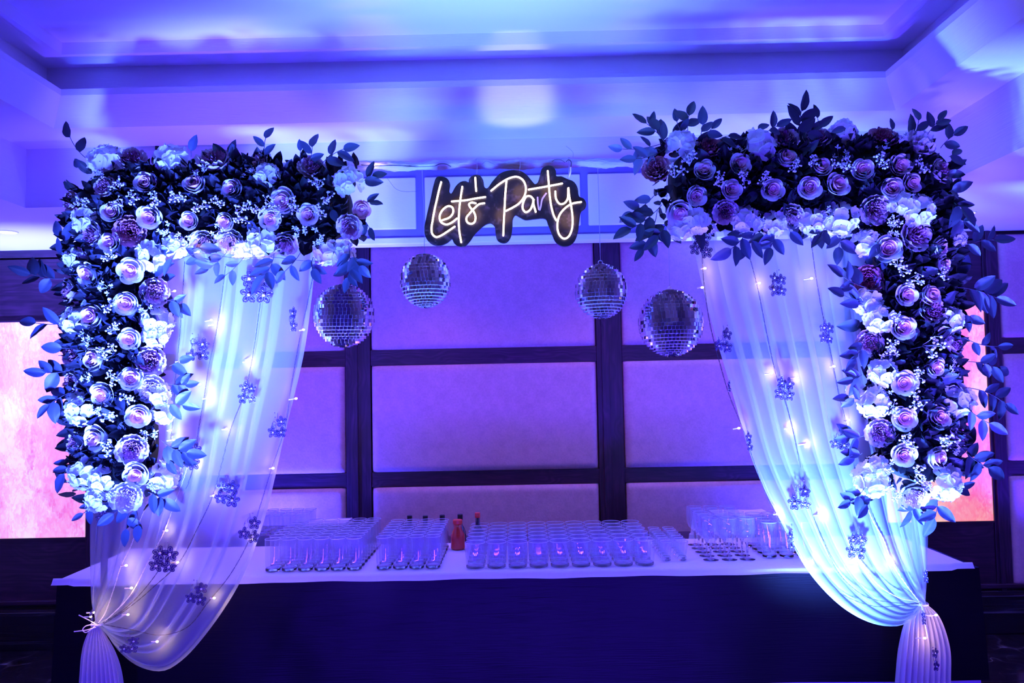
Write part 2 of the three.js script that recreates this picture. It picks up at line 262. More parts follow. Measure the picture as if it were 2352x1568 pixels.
  for (const [a, b, tex, c, lab] of [[X(-58), X(200), T_onyx, [1, 0.88, 0.95], 'pale pink veined stone panel lit from behind, on the wall by the left flower column'], [X(2025), X(2268), T_onyxWarm, [1, 0.95, 0.6], 'orange pink veined stone panel lit from behind, half hidden by the right flower column']]) {
    const t = thing('backlit_stone_light_panel', lab, 'light panel', V3((a + b) / 2, 0.64, ZB + 0.005));
    const ww = b - a, hh = 1.355;
    part('stone_sheet', boxy(-ww / 2 + 0.004, ww / 2 - 0.004, 0.004, hh, -0.03, 0.004, 0.002), std({ color: lin(0.4, 0.34, 0.38), roughness: 0.25, emissive: lin(...c), emissiveMap: tex, emissiveIntensity: 0.92 }), t);
    part('edge_trim', boxy(-ww / 2, ww / 2, -0.006, 0.004, -0.03, 0.012), M.wood, t); part('edge_trim', boxy(-ww / 2, ww / 2, hh, hh + 0.01, -0.03, 0.012), M.wood, t);
    const l = new THREE.RectAreaLight(lin(c[0], c[1] * 0.7, c[2] * 0.8), 0.5, ww * 0.95, hh * 0.95); l.name = 'panel_light'; l.position.set(0, hh / 2, 0.02); l.rotation.y = Math.PI; t.add(l);
  }
}
{ // small recessed ceiling lamps; the middle ones stand behind the header beam
  const list = [[at(17, 532, 1), [1, 0.86, 0.92], 'small round white recessed lamp in the low ceiling at the left edge', 0.5], [at(2218, 489, 1), [1, 0.6, 0.3], 'small round warm recessed lamp in the low ceiling behind the right flowers', 0.5]];
  for (const x of [-1.5, -0.5, 0.5, 1.5]) list.push([V3(x, 2.45, -4.62), DOWNC, `warm recessed lamp in the low ceiling behind the header beam, ${{ '-1.5': 'over the left curtain', '-0.5': 'over the dark bottles', '0.5': 'over the short tumblers', '1.5': 'over the right curtain' }[x]}`, DOWN]);
  for (const [q, c, lab, cd] of list) {
    const ray = q.clone().sub(camera.position), p = q.y === 2.45 ? q : ray.multiplyScalar((2.45 - 1.55) / ray.y).add(camera.position);
    const t = thing('recessed_ceiling_light', lab, 'ceiling light', p);
    part('ring', new THREE.TorusGeometry(0.05, 0.006, 8, 32).rotateX(Math.PI / 2), M.ribbon, t);
    part('lens', new THREE.CylinderGeometry(0.046, 0.046, 0.006, 28).translate(0, -0.002, 0), std({ color: lin(0.5, 0.5, 0.5), emissive: lin(...c), emissiveIntensity: 3 }), t);
    const s = new THREE.SpotLight(lin(...c), cd, 0, 62 * D2R, 0.8, 2); s.name = cd === DOWN ? 'down_light' : 'lamp'; s.position.set(0, -0.02, 0); s.target.position.set(0, -1, 0); s.castShadow = true; s.shadow.radius = 2; t.add(s, s.target);
  }
}

// ───────────────────────── bar table, cloths ─────────────────────────
const DF = 3.52, DB = 4.17, TOP = 0.762, TX0 = at(128, 1335, DF).x, TX1 = at(2228, 1290, DF).x;
{
  const t = thing('bar_table', 'long trestle bar table hidden under white and black cloths', 'table', V3((TX0 + TX1) / 2, 0, -(DF + DB) / 2));
  const hw = (TX1 - TX0) / 2 - 0.02, hd = (DB - DF) / 2 - 0.02;
  part('table_top', box(hw * 2, 0.03, hd * 2, 0, 0.737, 0, 0.004), M.wood, t);
  for (const sx of [-1, 0, 1]) for (const sz of [-1, 1]) part('leg', box(0.04, 0.722, 0.04, sx * (hw - 0.15), 0.361, sz * (hd - 0.06)), M.capBlack, t);
}
{
  const g = grid(160, 24, (u, v) => {   // white top cloth: flat, with a small lip over the front edge and pointed loose corners
    const e = 0.5 - Math.abs(u - 0.5), x = lerp(TX0 - 0.004, TX1 + 0.004, u) - (u < 0.5 ? -1 : 1) * 0.35 * Math.pow(Math.max(0, v - 0.06), 1.2) * 0 , r = Math.sin(u * 37) * 0.5 + Math.sin(u * 91 + 2) * 0.3;
    if (v < 0.16) { const k = v / 0.16; return V3(x, lerp(TOP - 0.024 - 0.003 * r, TOP + 0.001, smooth(0, 0.9, k)) + (e < 0.02 ? 0.006 : 0), -DF + lerp(0.03 + 0.003 * r, 0.006, k)); }
    const k = (v - 0.16) / 0.84; return V3(x, TOP + 0.0006 * Math.sin(u * 120) * (1 - k) - (e < 0.006 ? 0.012 : 0), lerp(-DF + 0.006, -DB + 0.01, k));
  });
  const uv = g.attributes.uv, p = g.attributes.position; for (let i = 0; i < p.count; i++) uv.setXY(i, p.getX(i) * 1.2, p.getZ(i) * 1.2 + p.getY(i));
  const m = new THREE.Mesh(g, M.cloth); m.name = 'tablecloth'; scene.add(m); tag(m, 'white cloth lying over the top of the long bar table', 'tablecloth'); shade(m);
}
{
  const t = thing('table_skirt', 'crinkled black satin cloth hanging down the front of the bar table', 'table skirt', V3(0, 0, -DF));
  const R = rng(5), fold = Array.from({ length: 26 }, () => [R() * 4 - 2, R() * 1.0 - 0.5, 0.05 + R() * 0.16, R() - 0.5]);
  const f = (x, y) => { let z = 0; for (const [fx, sl, w, a] of fold) { const q = (x - fx - sl * (y - 0.5)) / w; z += a * 0.012 * Math.exp(-q * q); } return z * smooth(0.75, 0.5, y) + 0.004 * Math.sin(x * 9 + y * 3) * smooth(0.75, 0.4, y); };
  const g = grid(300, 60, (u, v) => { const x = lerp(TX0 + 0.012, TX1 + 0.03, u), y = lerp(0.29, TOP - 0.016, v); return V3(x + (1 - v) * 0.03 * (u - 0.5), y, 0.012 + f(x, y) + 0.012 * (1 - v)); });
  const q = g.attributes.uv, p = g.attributes.position; for (let i = 0; i < p.count; i++) q.setXY(i, p.getX(i) * 1.3, p.getY(i) * 3.1);
  part('front_panel', g, M.skirt, t);
  for (const s of [0, 1]) { const x = s ? TX1 + 0.03 : TX0 + 0.012; const sg = grid(30, 20, (u, v) => V3(x + (s ? 1 : -1) * (0.02 * Math.sin(u * 14) * (1 - v) + 0.0), lerp(0.29, TOP - 0.016, v), 0.012 - u * (DB - DF))); const q2 = sg.attributes.uv; for (let i = 0; i < q2.count; i++) q2.setXY(i, q2.getX(i) * 0.8, q2.getY(i) * 0.9); part('end_panel', sg, M.skirt, t); }
}
{
  const g = grid(200, 8, (u, v) => V3(lerp(TX0 + 0.05, TX1 + 0.02, u), lerp(0.0, 0.33, v), -DF + 0.004 + 0.008 * Math.sin(u * 160) * (1 - v * 0.6)));
  const m = new THREE.Mesh(g, M.cloth); m.name = 'under_skirt'; scene.add(m); tag(m, 'white under-cloth showing below the black table skirt', 'cloth'); shade(m);
}
{ // low counter behind the bar that carries bottles, rack and napkins
  const t = thing('back_counter', 'low dark wooden counter standing behind the bar table', 'counter', V3(0, 0, -4.5));
  part('counter_top', box(3.6, 0.03, 0.42, 0, 0.685, 0, 0.004), M.wood, t);
  part('front_board', box(3.5, 0.67, 0.02, 0, 0.335, 0.17), M.wood, t); part('back_board', box(3.5, 0.67, 0.02, 0, 0.335, -0.17), M.wood, t);
}

// ───────────────────────── glasses ─────────────────────────
const lathe = (pts, seg = 28) => new THREE.LatheGeometry(pts.map(([a, b]) => new THREE.Vector2(a, b)), seg);
const ORD = ['first', 'second', 'third', 'fourth', 'fifth', 'sixth', 'seventh', 'eighth', 'ninth', 'tenth'];
function glassType(name, parts) {
  return () => { const o = new THREE.Group(); for (const [n, g, m] of parts) { const c = new THREE.Mesh(g, m); c.name = n; o.add(c); } o.name = name; return shade(o); };
}
const wallOf = (r0, r1, y0, h, bend = 0) => { const l = [[r0 * 0.72, y0], [r0 * 0.93, y0 + 0.002], [r0, y0 + 0.007]]; for (let k = 1; k <= 6; k++) l.push([lerp(r0, r1, k / 6) + bend * Math.sin(k / 6 * Math.PI), lerp(y0 + 0.007, h, k / 6)]); return lathe(l, 24); };
const baseOf = (r, h) => lathe([[0, 0.001], [r * 0.86, 0], [r * 0.97, 0.002], [r, 0.006], [r * 0.985, h - 0.003], [r * 0.9, h], [0, h - 0.002]], 24);
const rimOf = (r, y, t = 0.0016) => new THREE.TorusGeometry(r, t, 5, 28).rotateX(Math.PI / 2).translate(0, y, 0);
const makeHigh = glassType('highball_glass', [['bowl', wallOf(0.0322, 0.0332, 0.014, 0.136), M.pane], ['base', baseOf(0.0319, 0.016), M.glass], ['rim', rimOf(0.0332, 0.136), M.lip]]);
const makeRock = glassType('rocks_glass', [['bowl', wallOf(0.0405, 0.0432, 0.012, 0.108, 0.0015), M.pane], ['base', baseOf(0.0402, 0.015), M.glass], ['rim', rimOf(0.0432, 0.108), M.lip]]);
const makeShot = glassType('shot_glass', [['bowl', wallOf(0.0185, 0.0262, 0.018, 0.083), M.pane], ['base', baseOf(0.0184, 0.02), M.glass], ['rim', rimOf(0.0262, 0.083), M.lip]]);
const makeTumbler = glassType('tall_tumbler', [['bowl', wallOf(0.031, 0.0355, 0.014, 0.155), M.pane], ['base', baseOf(0.0308, 0.016), M.glass], ['rim', rimOf(0.0355, 0.155), M.lip]]);
const makeWine = glassType('wine_goblet', [
  ['bowl', lathe([[0.003, 0.072], [0.016, 0.076], [0.028, 0.088], [0.0355, 0.106], [0.038, 0.128], [0.0372, 0.152], [0.0345, 0.18]], 28), M.pane],
  ['stem', lathe([[0.0045, 0.006], [0.0042, 0.03], [0.0048, 0.06], [0.009, 0.0725], [0, 0.0735]], 14), M.glass],
  ['foot', lathe([[0, 0], [0.033, 0], [0.0335, 0.0015], [0.02, 0.0045], [0.0045, 0.008], [0, 0.008]], 28), M.glass],
  ['rim', rimOf(0.0345, 0.18, 0.0009), M.lip]]);
const makeCup = glassType('small_glass', [['bowl', wallOf(0.026, 0.03, 0.01, 0.1), M.pane], ['base', baseOf(0.0258, 0.012), M.glass], ['rim', rimOf(0.03, 0.1), M.lip]]);
function block(make, label, category, group, px0, dz0, nx, dx, nz, dz, y, skip, jit = 0.0012, seed = 1) {
  const R = rng(seed), proto = make(), x0 = at(px0, 1290, dz0).x; let first = true;
  for (let j = 0; j < nz; j++) for (let i = 0; i < nx; i++) {
    if (skip?.(i, j)) continue;
    const o = first ? proto : proto.clone(); first = false; o.name = numbered(proto.name.replace(/_\d+$/, ''));
    o.position.set(x0 + i * dx + (R() - 0.5) * jit * 2, y, -(dz0 + j * dz) + (R() - 0.5) * jit * 2); o.rotation.y = R() * 6; scene.add(o);
    tag(o, label(i, j), category, group);
  }
}
const rowSay = (j, n) => (j === 0 ? 'front row' : j === n - 1 ? 'back row' : `${ORD[j]} row`);
block(makeHigh, (i, j) => `tall straight glass, ${ORD[i]} from the left curtain, ${rowSay(j, 8)} of the block beside it`, 'glass', 'tall glasses in the block by the left curtain', 627, 3.595, 6, 0.0702, 8, 0.0702, TOP + 0.002, null, 0.0001, 3);
block(makeHigh, (i, j) => `tall straight glass, ${ORD[i]} from left, ${rowSay(j, 7)} of the narrow block before the dark bottles`, 'glass', 'tall glasses in the narrow block before the bottles', 882, 3.6, 4, 0.0704, 7, 0.0704, TOP + 0.002, null, 0.0001, 4);
block(makeRock, (i, j) => `short tumbler, ${ORD[i]} from the tall glasses, ${rowSay(j, 6)} of the wide middle block`, 'glass', 'short tumblers in the wide middle block', 1092, 3.59, 9, 0.0906, 6, 0.0906, TOP + 0.002, null, 0.0002, 5);
block(makeShot, (i, j) => `little shot glass, ${ORD[i]} from the short tumblers, ${rowSay(j, 7)}`, 'glass', 'shot glasses between tumblers and goblets', 1531, 3.66, 2, 0.069, 7, 0.0568, TOP + 0.002, null, 0.0002, 6);
block(makeWine, (i, j) => `stemmed wine goblet, ${ORD[i]} from the shot glasses, ${rowSay(j, 5)} of the goblets`, 'glass', 'wine goblets near the right curtain', 1634, 3.66, 3, 0.079, 5, 0.084, TOP + 0.002, null, 0.001, 7);
block(makeTumbler, (i, j) => `tall tumbler, ${ORD[i]} from the goblets, ${rowSay(j, 4)} by the right curtain`, 'glass', 'tall tumblers by the right curtain', 1768, 3.69, 3, 0.0752, 4, 0.08, TOP + 0.002, null, 0.0002, 8);

// ───────────────────────── bottles, rack, napkins behind ─────────────────────────
function bottle(name, label, px, d, y, h, r, bodyMat, capMat, neck = 0.33, capH = 0.028, paper) {
  const x = at(px, 1200, d).x, t = thing(name, label, 'bottle', V3(x, y, -d)), sh = h * (1 - neck), rn = r * 0.38;
  part('glass_body', lathe([[0, 0.001], [r * 0.94, 0], [r, 0.006], [r, sh * 0.62], [r * 0.97, sh * 0.74], [r * 0.72, sh * 0.9], [rn * 1.15, sh * 1.02], [rn, sh * 1.1], [rn, h - capH], [0, h - capH]], 26), bodyMat, t);
  part('cap', lathe([[0, h], [rn * 1.12, h], [rn * 1.22, h - 0.003], [rn * 1.22, h - capH * 0.45], [rn * 1.16, h - capH * 0.5], [rn * 1.22, h - capH * 0.55], [rn * 1.22, h - capH], [0, h - capH]], 22), capMat, t);
  if (paper) part('paper_label', lathe([[r + 0.0004, sh * 0.12], [r + 0.0006, sh * 0.6]], 26), M.labelWhite, t);
}
{ // squat sauce bottle with a waisted body
  const d = 4.0, t = thing('sauce_bottle', 'red sauce bottle with an orange red cap on the bar table', 'bottle', V3(at(1051, 1200, d).x, TOP + 0.002, -d));
  part('body', lathe([[0, 0.001], [0.031, 0], [0.0345, 0.006], [0.034, 0.03], [0.0355, 0.05], [0.034, 0.066], [0.026, 0.083], [0.0185, 0.1], [0.0195, 0.118], [0, 0.118]], 30), M.ketchup, t);
  part('cap', lathe([[0, 0.139], [0.021, 0.139], [0.0228, 0.136], [0.0228, 0.122], [0.0205, 0.118], [0, 0.117]], 26), M.capRed, t);
}
bottle('sauce_bottle', 'dark sauce bottle with a red cap and white shoulder label', 1097, 4.03, TOP + 0.002, 0.166, 0.028, M.bottleDark, M.capRed, 0.4, 0.024, true);
bottle('dark_bottle', 'black capped dark bottle just behind the red sauce bottle', 1057, 4.33, 0.7, 0.178, 0.03, M.bottleDark, M.capBlack);
bottle('dark_bottle', 'black capped dark bottle, first to the left of the red sauce bottle', 1016, 4.36, 0.7, 0.171, 0.03, M.bottleDark, M.capBlack);
bottle('dark_bottle', 'black capped dark bottle, second to the left of the red sauce bottle', 977, 4.38, 0.7, 0.166, 0.03, M.bottleDark, M.capBlack);
bottle('dark_bottle', 'dark bottle at the end of the row, its cap the highest of the left pair', 941, 4.45, 0.7, 0.157, 0.03, M.bottleDark, M.capBlack);
bottle('dark_bottle', 'dark bottle at the end of the row, its cap the lower of the left pair', 929, 4.3, 0.7, 0.146, 0.03, M.bottleDark, M.capBlack);
{
  const d = 4.45, x0 = at(560, 1200, d).x, x1 = at(697, 1200, d).x, t = thing('glass_rack', 'purple plastic glass rack on the counter behind the left tall glasses', 'rack', V3((x0 + x1) / 2, 0.7, -d)), w = (x1 - x0) / 2 + 0.02;
  part('tray', join([box(w * 2, 0.012, 0.3, 0, 0.006, 0), box(w * 2, 0.085, 0.008, 0, 0.048, 0.15), box(w * 2, 0.085, 0.008, 0, 0.048, -0.15), box(0.008, 0.085, 0.3, w, 0.048, 0), box(0.008, 0.085, 0.3, -w, 0.048, 0)]), M.rack, t);
  part('inner_floor', box(w * 2 - 0.01, 0.006, 0.29, 0, 0.083, 0), M.rack, t);
  block(makeCup, (i, j) => `small glass, ${ORD[i]} from left, ${rowSay(j, 4)} in the purple rack`, 'glass', 'small glasses in the purple rack', 572, d - 0.11, 5, 0.068, 4, 0.068, 0.787, null, 0.002, 9);
}
function napkins(label, px0, px1, pyTop, d, n, seed, tilt) {
  const R = rng(seed), x0 = at(px0, 1200, d).x, x1 = at(px1, 1200, d).x, top = at((px0 + px1) / 2, pyTop, d).y, y0 = 0.7, t = thing('napkin_stack', label, 'napkins', V3((x0 + x1) / 2, y0, -d)), hh = (top - y0) / n, w = x1 - x0;
  for (let k = 0; k < n; k++) { const g = grid(12, 6, (u, v) => V3((u - 0.5) * w, 0.004 * Math.sin(u * 5 + k) + tilt * (u - 0.5) * (k / n), (v - 0.5) * 0.2)); const top2 = g.clone().translate(0, hh * 0.9, 0); const side = grid(12, 1, (u, v) => V3((u - 0.5) * w, 0.004 * Math.sin(u * 5 + k) + tilt * (u - 0.5) * (k / n) + v * hh * 0.9, 0.1)); const m = part('napkin', join([g, top2, side]), M.napkin, t); m.position.set((R() - 0.5) * 0.01, k * hh + 0.005, (R() - 0.5) * 0.01); }
}
napkins('stack of folded white napkins behind the left tall glasses', 702, 800, 1200, 4.35, 7, 21, 0.02);
napkins('stack of folded pale napkins behind the goblets', 1640, 1765, 1178, 4.4, 8, 22, 0.008);
{
  const p = at(1593, 1172, 4.34), t = thing('napkin', 'pointed folded napkin standing behind the first goblets', 'napkin', V3(p.x, 0.7, -4.34));
  const h = p.y - 0.7; part('cone', new THREE.ConeGeometry(0.034, h, 5, 4).translate(0, h / 2, 0), M.napkin, t);
  part('turned_edge', new THREE.CylinderGeometry(0.03, 0.038, h * 0.3, 5).translate(0, h * 0.16, 0), M.ribbon, t);
}

// ───────────────────────── arch frame ─────────────────────────
const DA = 3.3;
const barY = (px) => lerp(388, 366, (px - 300) / 1800);
{
  const xl = at(238, 1540, DA + 0.06).x, xr = at(2116, 1540, DA + 0.06).x, t = thing('arch_frame', 'white pole arch with a cloth wrapped crossbar behind the flowers', 'arch', V3(0, 0, -DA));
  const pts = []; for (let k = 0; k <= 24; k++) { const px = lerp(214, 2131, k / 24), p = at(px, barY(px), DA); pts.push(V3(p.x, p.y + 0.003 * Math.sin(k * 1.9), 0)); }
  const g = new THREE.TubeGeometry(new THREE.CatmullRomCurve3(pts), 240, 0.0165, 14), p = g.attributes.position, n = g.attributes.normal, R = rng(8);
  for (let i = 0; i < p.count; i++) { const x = p.getX(i), a = Math.atan2(n.getZ(i), n.getY(i)), k = 0.0035 * Math.sin(x * 38 + a * 2) + 0.0025 * Math.sin(x * 95 + a * 5) + 0.0015 * Math.sin(x * 17 - a); p.setXYZ(i, x, p.getY(i) + n.getY(i) * k, p.getZ(i) + n.getZ(i) * k); }
  g.computeVertexNormals(); const u = g.attributes.uv; for (let i = 0; i < u.count; i++) u.setX(i, u.getX(i) * 14);
  part('crossbar', g, M.wrap, t, 'cloth wrapped crossbar');
  part('post', new THREE.CylinderGeometry(0.013, 0.013, pts[0].y, 14).translate(xl, pts[1].y / 2, -0.06), M.metalStand, t);
  part('post', new THREE.CylinderGeometry(0.013, 0.013, pts[24].y, 14).translate(xr, pts[23].y / 2, -0.06), M.metalStand, t);
  for (const x of [xl, xr]) part('base_plate', box(0.3, 0.008, 0.12, x, 0.004, -0.06, 0.003), M.metalStand, t);
  const w = (list, r, m) => tube(list.map(([a, b, c = 3.27]) => { const q = at(a, b, c); return V3(q.x, q.y, q.z + DA); }), r, 40, 5);
  part('loose_wire', join([w([[1000, 381], [1008, 377], [1018, 376], [1028, 378], [1036, 383]], 0.0016), w([[830, 378], [860, 381], [900, 379], [960, 383], [1000, 381]], 0.0012), w([[1108, 377], [1116, 370], [1130, 375], [1138, 379]], 0.0005), w([[1268, 371], [1274, 367], [1288, 367], [1298, 373]], 0.0009), w([[890, 410], [910, 434], [930, 440], [958, 439]], 0.0006), w([[1300, 335], [1316, 350], [1316, 362]], 0.0005)]), M.wireDark, t);
}

// ───────────────────────── mirror balls ─────────────────────────
function mirrorBall(label, px, py, rpx, d, seed, ringR) {
  const c = at(px, py, d), r = rpx * d / F, R = rng(seed), rows = Math.round(rpx / 75 * 27), t = thing('mirror_ball', label, 'disco ball', c, 'mirror balls hung over the bar');
  part('ball_core', new THREE.SphereGeometry(r * 0.972, 48, 32), M.grout, t);
  const cells = [], q = new THREE.BoxGeometry(1, 1, 1);
  for (let j = 0; j < rows; j++) {
    const th = Math.PI * (j + 0.5) / rows, n = Math.max(4, Math.round(2 * rows * Math.sin(th))), off = R();
    for (let i = 0; i < n; i++) {
      const ph = 2 * Math.PI * (i + off) / n, dir = V3(Math.sin(th) * Math.cos(ph), Math.cos(th), Math.sin(th) * Math.sin(ph)), nn = dir.clone().add(V3(R() - 0.5, R() - 0.5, R() - 0.5).multiplyScalar(R() < 0.3 ? 0.34 : 0.1)).normalize();
      const sz = Math.PI * r / rows * 0.93, sx = 2 * Math.PI * r * Math.sin(th) / n * 0.94, m = basis(dir.clone().multiplyScalar(r * 0.984), V3(0, 1, 0), nn).scale(V3(sx, sz, r * 0.008));
      const g = q.clone().applyMatrix4(m); cells.push(bare(g));
    }
  }
  const tiles = part('mirror_tile', mergeGeometries(cells), M.tile, t); tiles.userData.kind = 'stuff';
  t.rotation.set((R() - 0.5) * 0.06, R() * 6, (R() - 0.5) * 0.08);
  part('ring', join([new THREE.CylinderGeometry(r * 0.09, r * 0.12, r * 0.05, 16).translate(0, r * 0.99, 0), new THREE.TorusGeometry(ringR, ringR * 0.22, 6, 18).rotateY(seed).translate(0, r * 1.01 + ringR, 0)]), M.chrome, t);
  const y1 = at(px, barY(px), DA).y - c.y - 0.014, y0 = r * 1.01 + ringR * 2; part('cord', tube([V3(0, y0 - 0.004, 0), V3(0.002, lerp(y0, y1, 0.5), 0.001), V3(0, y1, 0)], 0.0011, 12, 5), M.cord, t);
}
mirrorBall('large mirror ball hanging just right of the left curtain, under leaves', 790, 725, 71, 3.3, 31, 0.007);
mirrorBall('small mirror ball hanging below the left end of the neon sign', 977, 645, 60, 3.3, 32, 0.005);
mirrorBall('small mirror ball on a visible cord before the dark wall stile', 1381, 669, 61, 3.3, 33, 0.009);
mirrorBall('large mirror ball hanging just left of the right curtain', 1541, 742, 75, 3.3, 34, 0.008);

// ───────────────────────── neon sign ─────────────────────────
{
  const d = 3.22, PX = (x, y) => [920 + x * 500 / 2352, 340 + y * 500 / 2352], o = at(...PX(1130, 640), d), t = thing('neon_sign', 'black script sign with warm white glowing tubes reading Let\'s Party', 'neon sign', o);
  const P = (x, y, z = 0) => { const q = at(...PX(x, y), d); return V3(q.x - o.x, q.y - o.y, z); };
  const out = [[390, 312], [450, 305], [505, 330], [530, 385], [524, 470], [545, 490], [600, 405], [650, 362], [700, 353], [736, 366], [742, 330], [790, 290], [850, 292], [888, 340], [905, 420], [935, 432], [1000, 350], [1080, 270], [1180, 236], [1290, 242], [1360, 285], [1420, 355], [1452, 386], [1482, 372], [1510, 290], [1530, 220], [1580, 188], [1640, 193], [1675, 240], [1682, 298], [1740, 303], [1800, 330], [1870, 360], [1910, 420], [1930, 520], [1980, 545], [2006, 600], [1990, 650], [1950, 682], [1928, 800], [1915, 900], [1880, 1000], [1820, 1050], [1750, 1057], [1680, 1012], [1640, 925], [1600, 830], [1570, 762], [1440, 762], [1350, 772], [1290, 742], [1240, 720], [1210, 765], [1205, 850], [1190, 950], [1150, 1012], [1100, 1022], [1050, 992], [1028, 910], [1020, 845], [980, 808], [940, 812], [900, 832], [800, 925], [740, 1010], [690, 1057], [630, 1057], [580, 1022], [556, 978], [500, 1020], [420, 1050], [340, 1034], [280, 972], [257, 870], [280, 740], [328, 530], [358, 392]];
  const c = new THREE.CatmullRomCurve3(out.map(([x, y]) => P(x, y)), true, 'centripetal').getPoints(360), sh = new THREE.Shape(c.map((q) => new THREE.Vector2(q.x, q.y)));
  const bg = new THREE.ExtrudeGeometry(sh, { depth: 0.006, bevelEnabled: true, bevelThickness: 0.0015, bevelSize: 0.0015, bevelSegments: 2, curveSegments: 1 }).translate(0, 0, -0.014); const u = bg.attributes.uv; for (let i = 0; i < u.count; i++) u.setXY(i, u.getX(i) * 2.2, u.getY(i) * 2.2);
  part('backing_board', bg, M.board, t, 'black mottled backing board');
  const S = (l) => l.map(([x, y]) => P(x, y, 0.004));
  const strokes = [
    [[440, 370], [418, 450], [395, 550], [370, 660], [348, 780], [335, 870], [345, 930], [385, 962], [440, 945], [515, 898], [585, 850]],
    [[450, 782], [530, 750], [568, 700], [562, 645], [520, 628], [460, 665], [424, 735], [436, 798], [495, 827], [555, 805], [610, 762]],
    [[668, 420], [648, 550], [634, 680], [630, 800], [636, 900], [656, 1018]],
    [[555, 578], [700, 566], [800, 548], [915, 530]],
    [[808, 322], [812, 400], [818, 465]],
    [[812, 598], [770, 590], [740, 608], [756, 645], [792, 690], [810, 745], [800, 800], [765, 820], [722, 802], [712, 757], [752, 702], [800, 650], [850, 608], [905, 597]],
    [[1145, 355], [1132, 500], [1124, 650], [1116, 800], [1110, 945]],
    [[980, 462], [1080, 382], [1180, 326], [1260, 313], [1322, 348], [1354, 430], [1338, 520], [1285, 595], [1210, 645], [1140, 680]],
    [[1440, 560], [1402, 522], [1360, 526], [1326, 590], [1320, 655], [1352, 694], [1398, 670], [1428, 605], [1436, 555], [1436, 600], [1460, 690]],
    [[1590, 250], [1600, 370], [1610, 500], [1630, 640], [1655, 730], [1680, 780]],
    [[1385, 450], [1560, 420], [1745, 385]],
    [[1672, 470], [1680, 550], [1720, 604], [1768, 598], [1804, 550], [1812, 425], [1822, 520], [1845, 640], [1858, 760], [1850, 880], [1812, 960], [1765, 980], [1712, 932], [1694, 830], [1720, 720], [1790, 640], [1860, 600], [1950, 584]],
  ];
  for (const l of strokes) { const pts = S(l); const g = join([tube(pts, 0.0036, l.length * 10, 8), sphere(0.0036, pts[0].x, pts[0].y, pts[0].z), sphere(0.0036, pts.at(-1).x, pts.at(-1).y, pts.at(-1).z)]); part('neon_tube', g, M.neon, t); }
  part('unlit_tube', tube(S([[1480, 530], [1488, 620], [1500, 672], [1514, 632], [1530, 555], [1575, 488]]), 0.0033, 50, 8), M.neonOff, t, 'unlit violet tube of the letter r');
  part('standoff', join([[430, 360], [640, 1000], [850, 320], [1285, 262], [1110, 960], [1890, 600]].map(([x, y]) => { const p = P(x, y); return new THREE.CylinderGeometry(0.0025, 0.0025, 0.012, 8).rotateX(Math.PI / 2).translate(p.x, p.y, -0.004); })), M.chrome, t);
  const bar = (px) => { const q = at(px, barY(px), DA); return q.sub(o); };
  const hang = (x, y, px) => { const a = P(x, y, -0.008), b = bar(px).add(V3(0, 0.018, 0.02)); return tube([a, V3((a.x + b.x) / 2 + 0.003, (a.y + b.y) / 2, (a.z + b.z) / 2 + 0.01), b, b.clone().add(V3(0.008, 0.004, -0.02))], 0.0011, 24, 5); };
  part('hanging_wire', join([hang(820, 292, 1095), hang(1285, 250, 1193), hang(1810, 340, 1305)]), M.cord, t);
  { const a = at(1311, 384, 3.235).sub(o), b = at(1306, 409, 3.235).sub(o); part('cable_tie', tube([a, V3((a.x + b.x) / 2 + 0.003, (a.y + b.y) / 2, a.z + 0.006), b], 0.0034, 10, 6), M.ribbon, t); part('power_lead', tube([at(1300, 371, 3.26).sub(o), at(1306, 367, 3.25).sub(o), at(1312, 372, 3.24).sub(o), a], 0.0018, 20, 5), M.wireDark, t); }
  for (const [x, y] of [[430, 700], [640, 600], [780, 700], [1110, 700], [1300, 450], [1620, 450], [1820, 750]]) { const l = new THREE.PointLight(lin(...WARM), 0.012); l.name = 'tube_light'; l.position.copy(P(x, y, 0.035)); l.castShadow = true; l.shadow.radius = 2; t.add(l); }
}

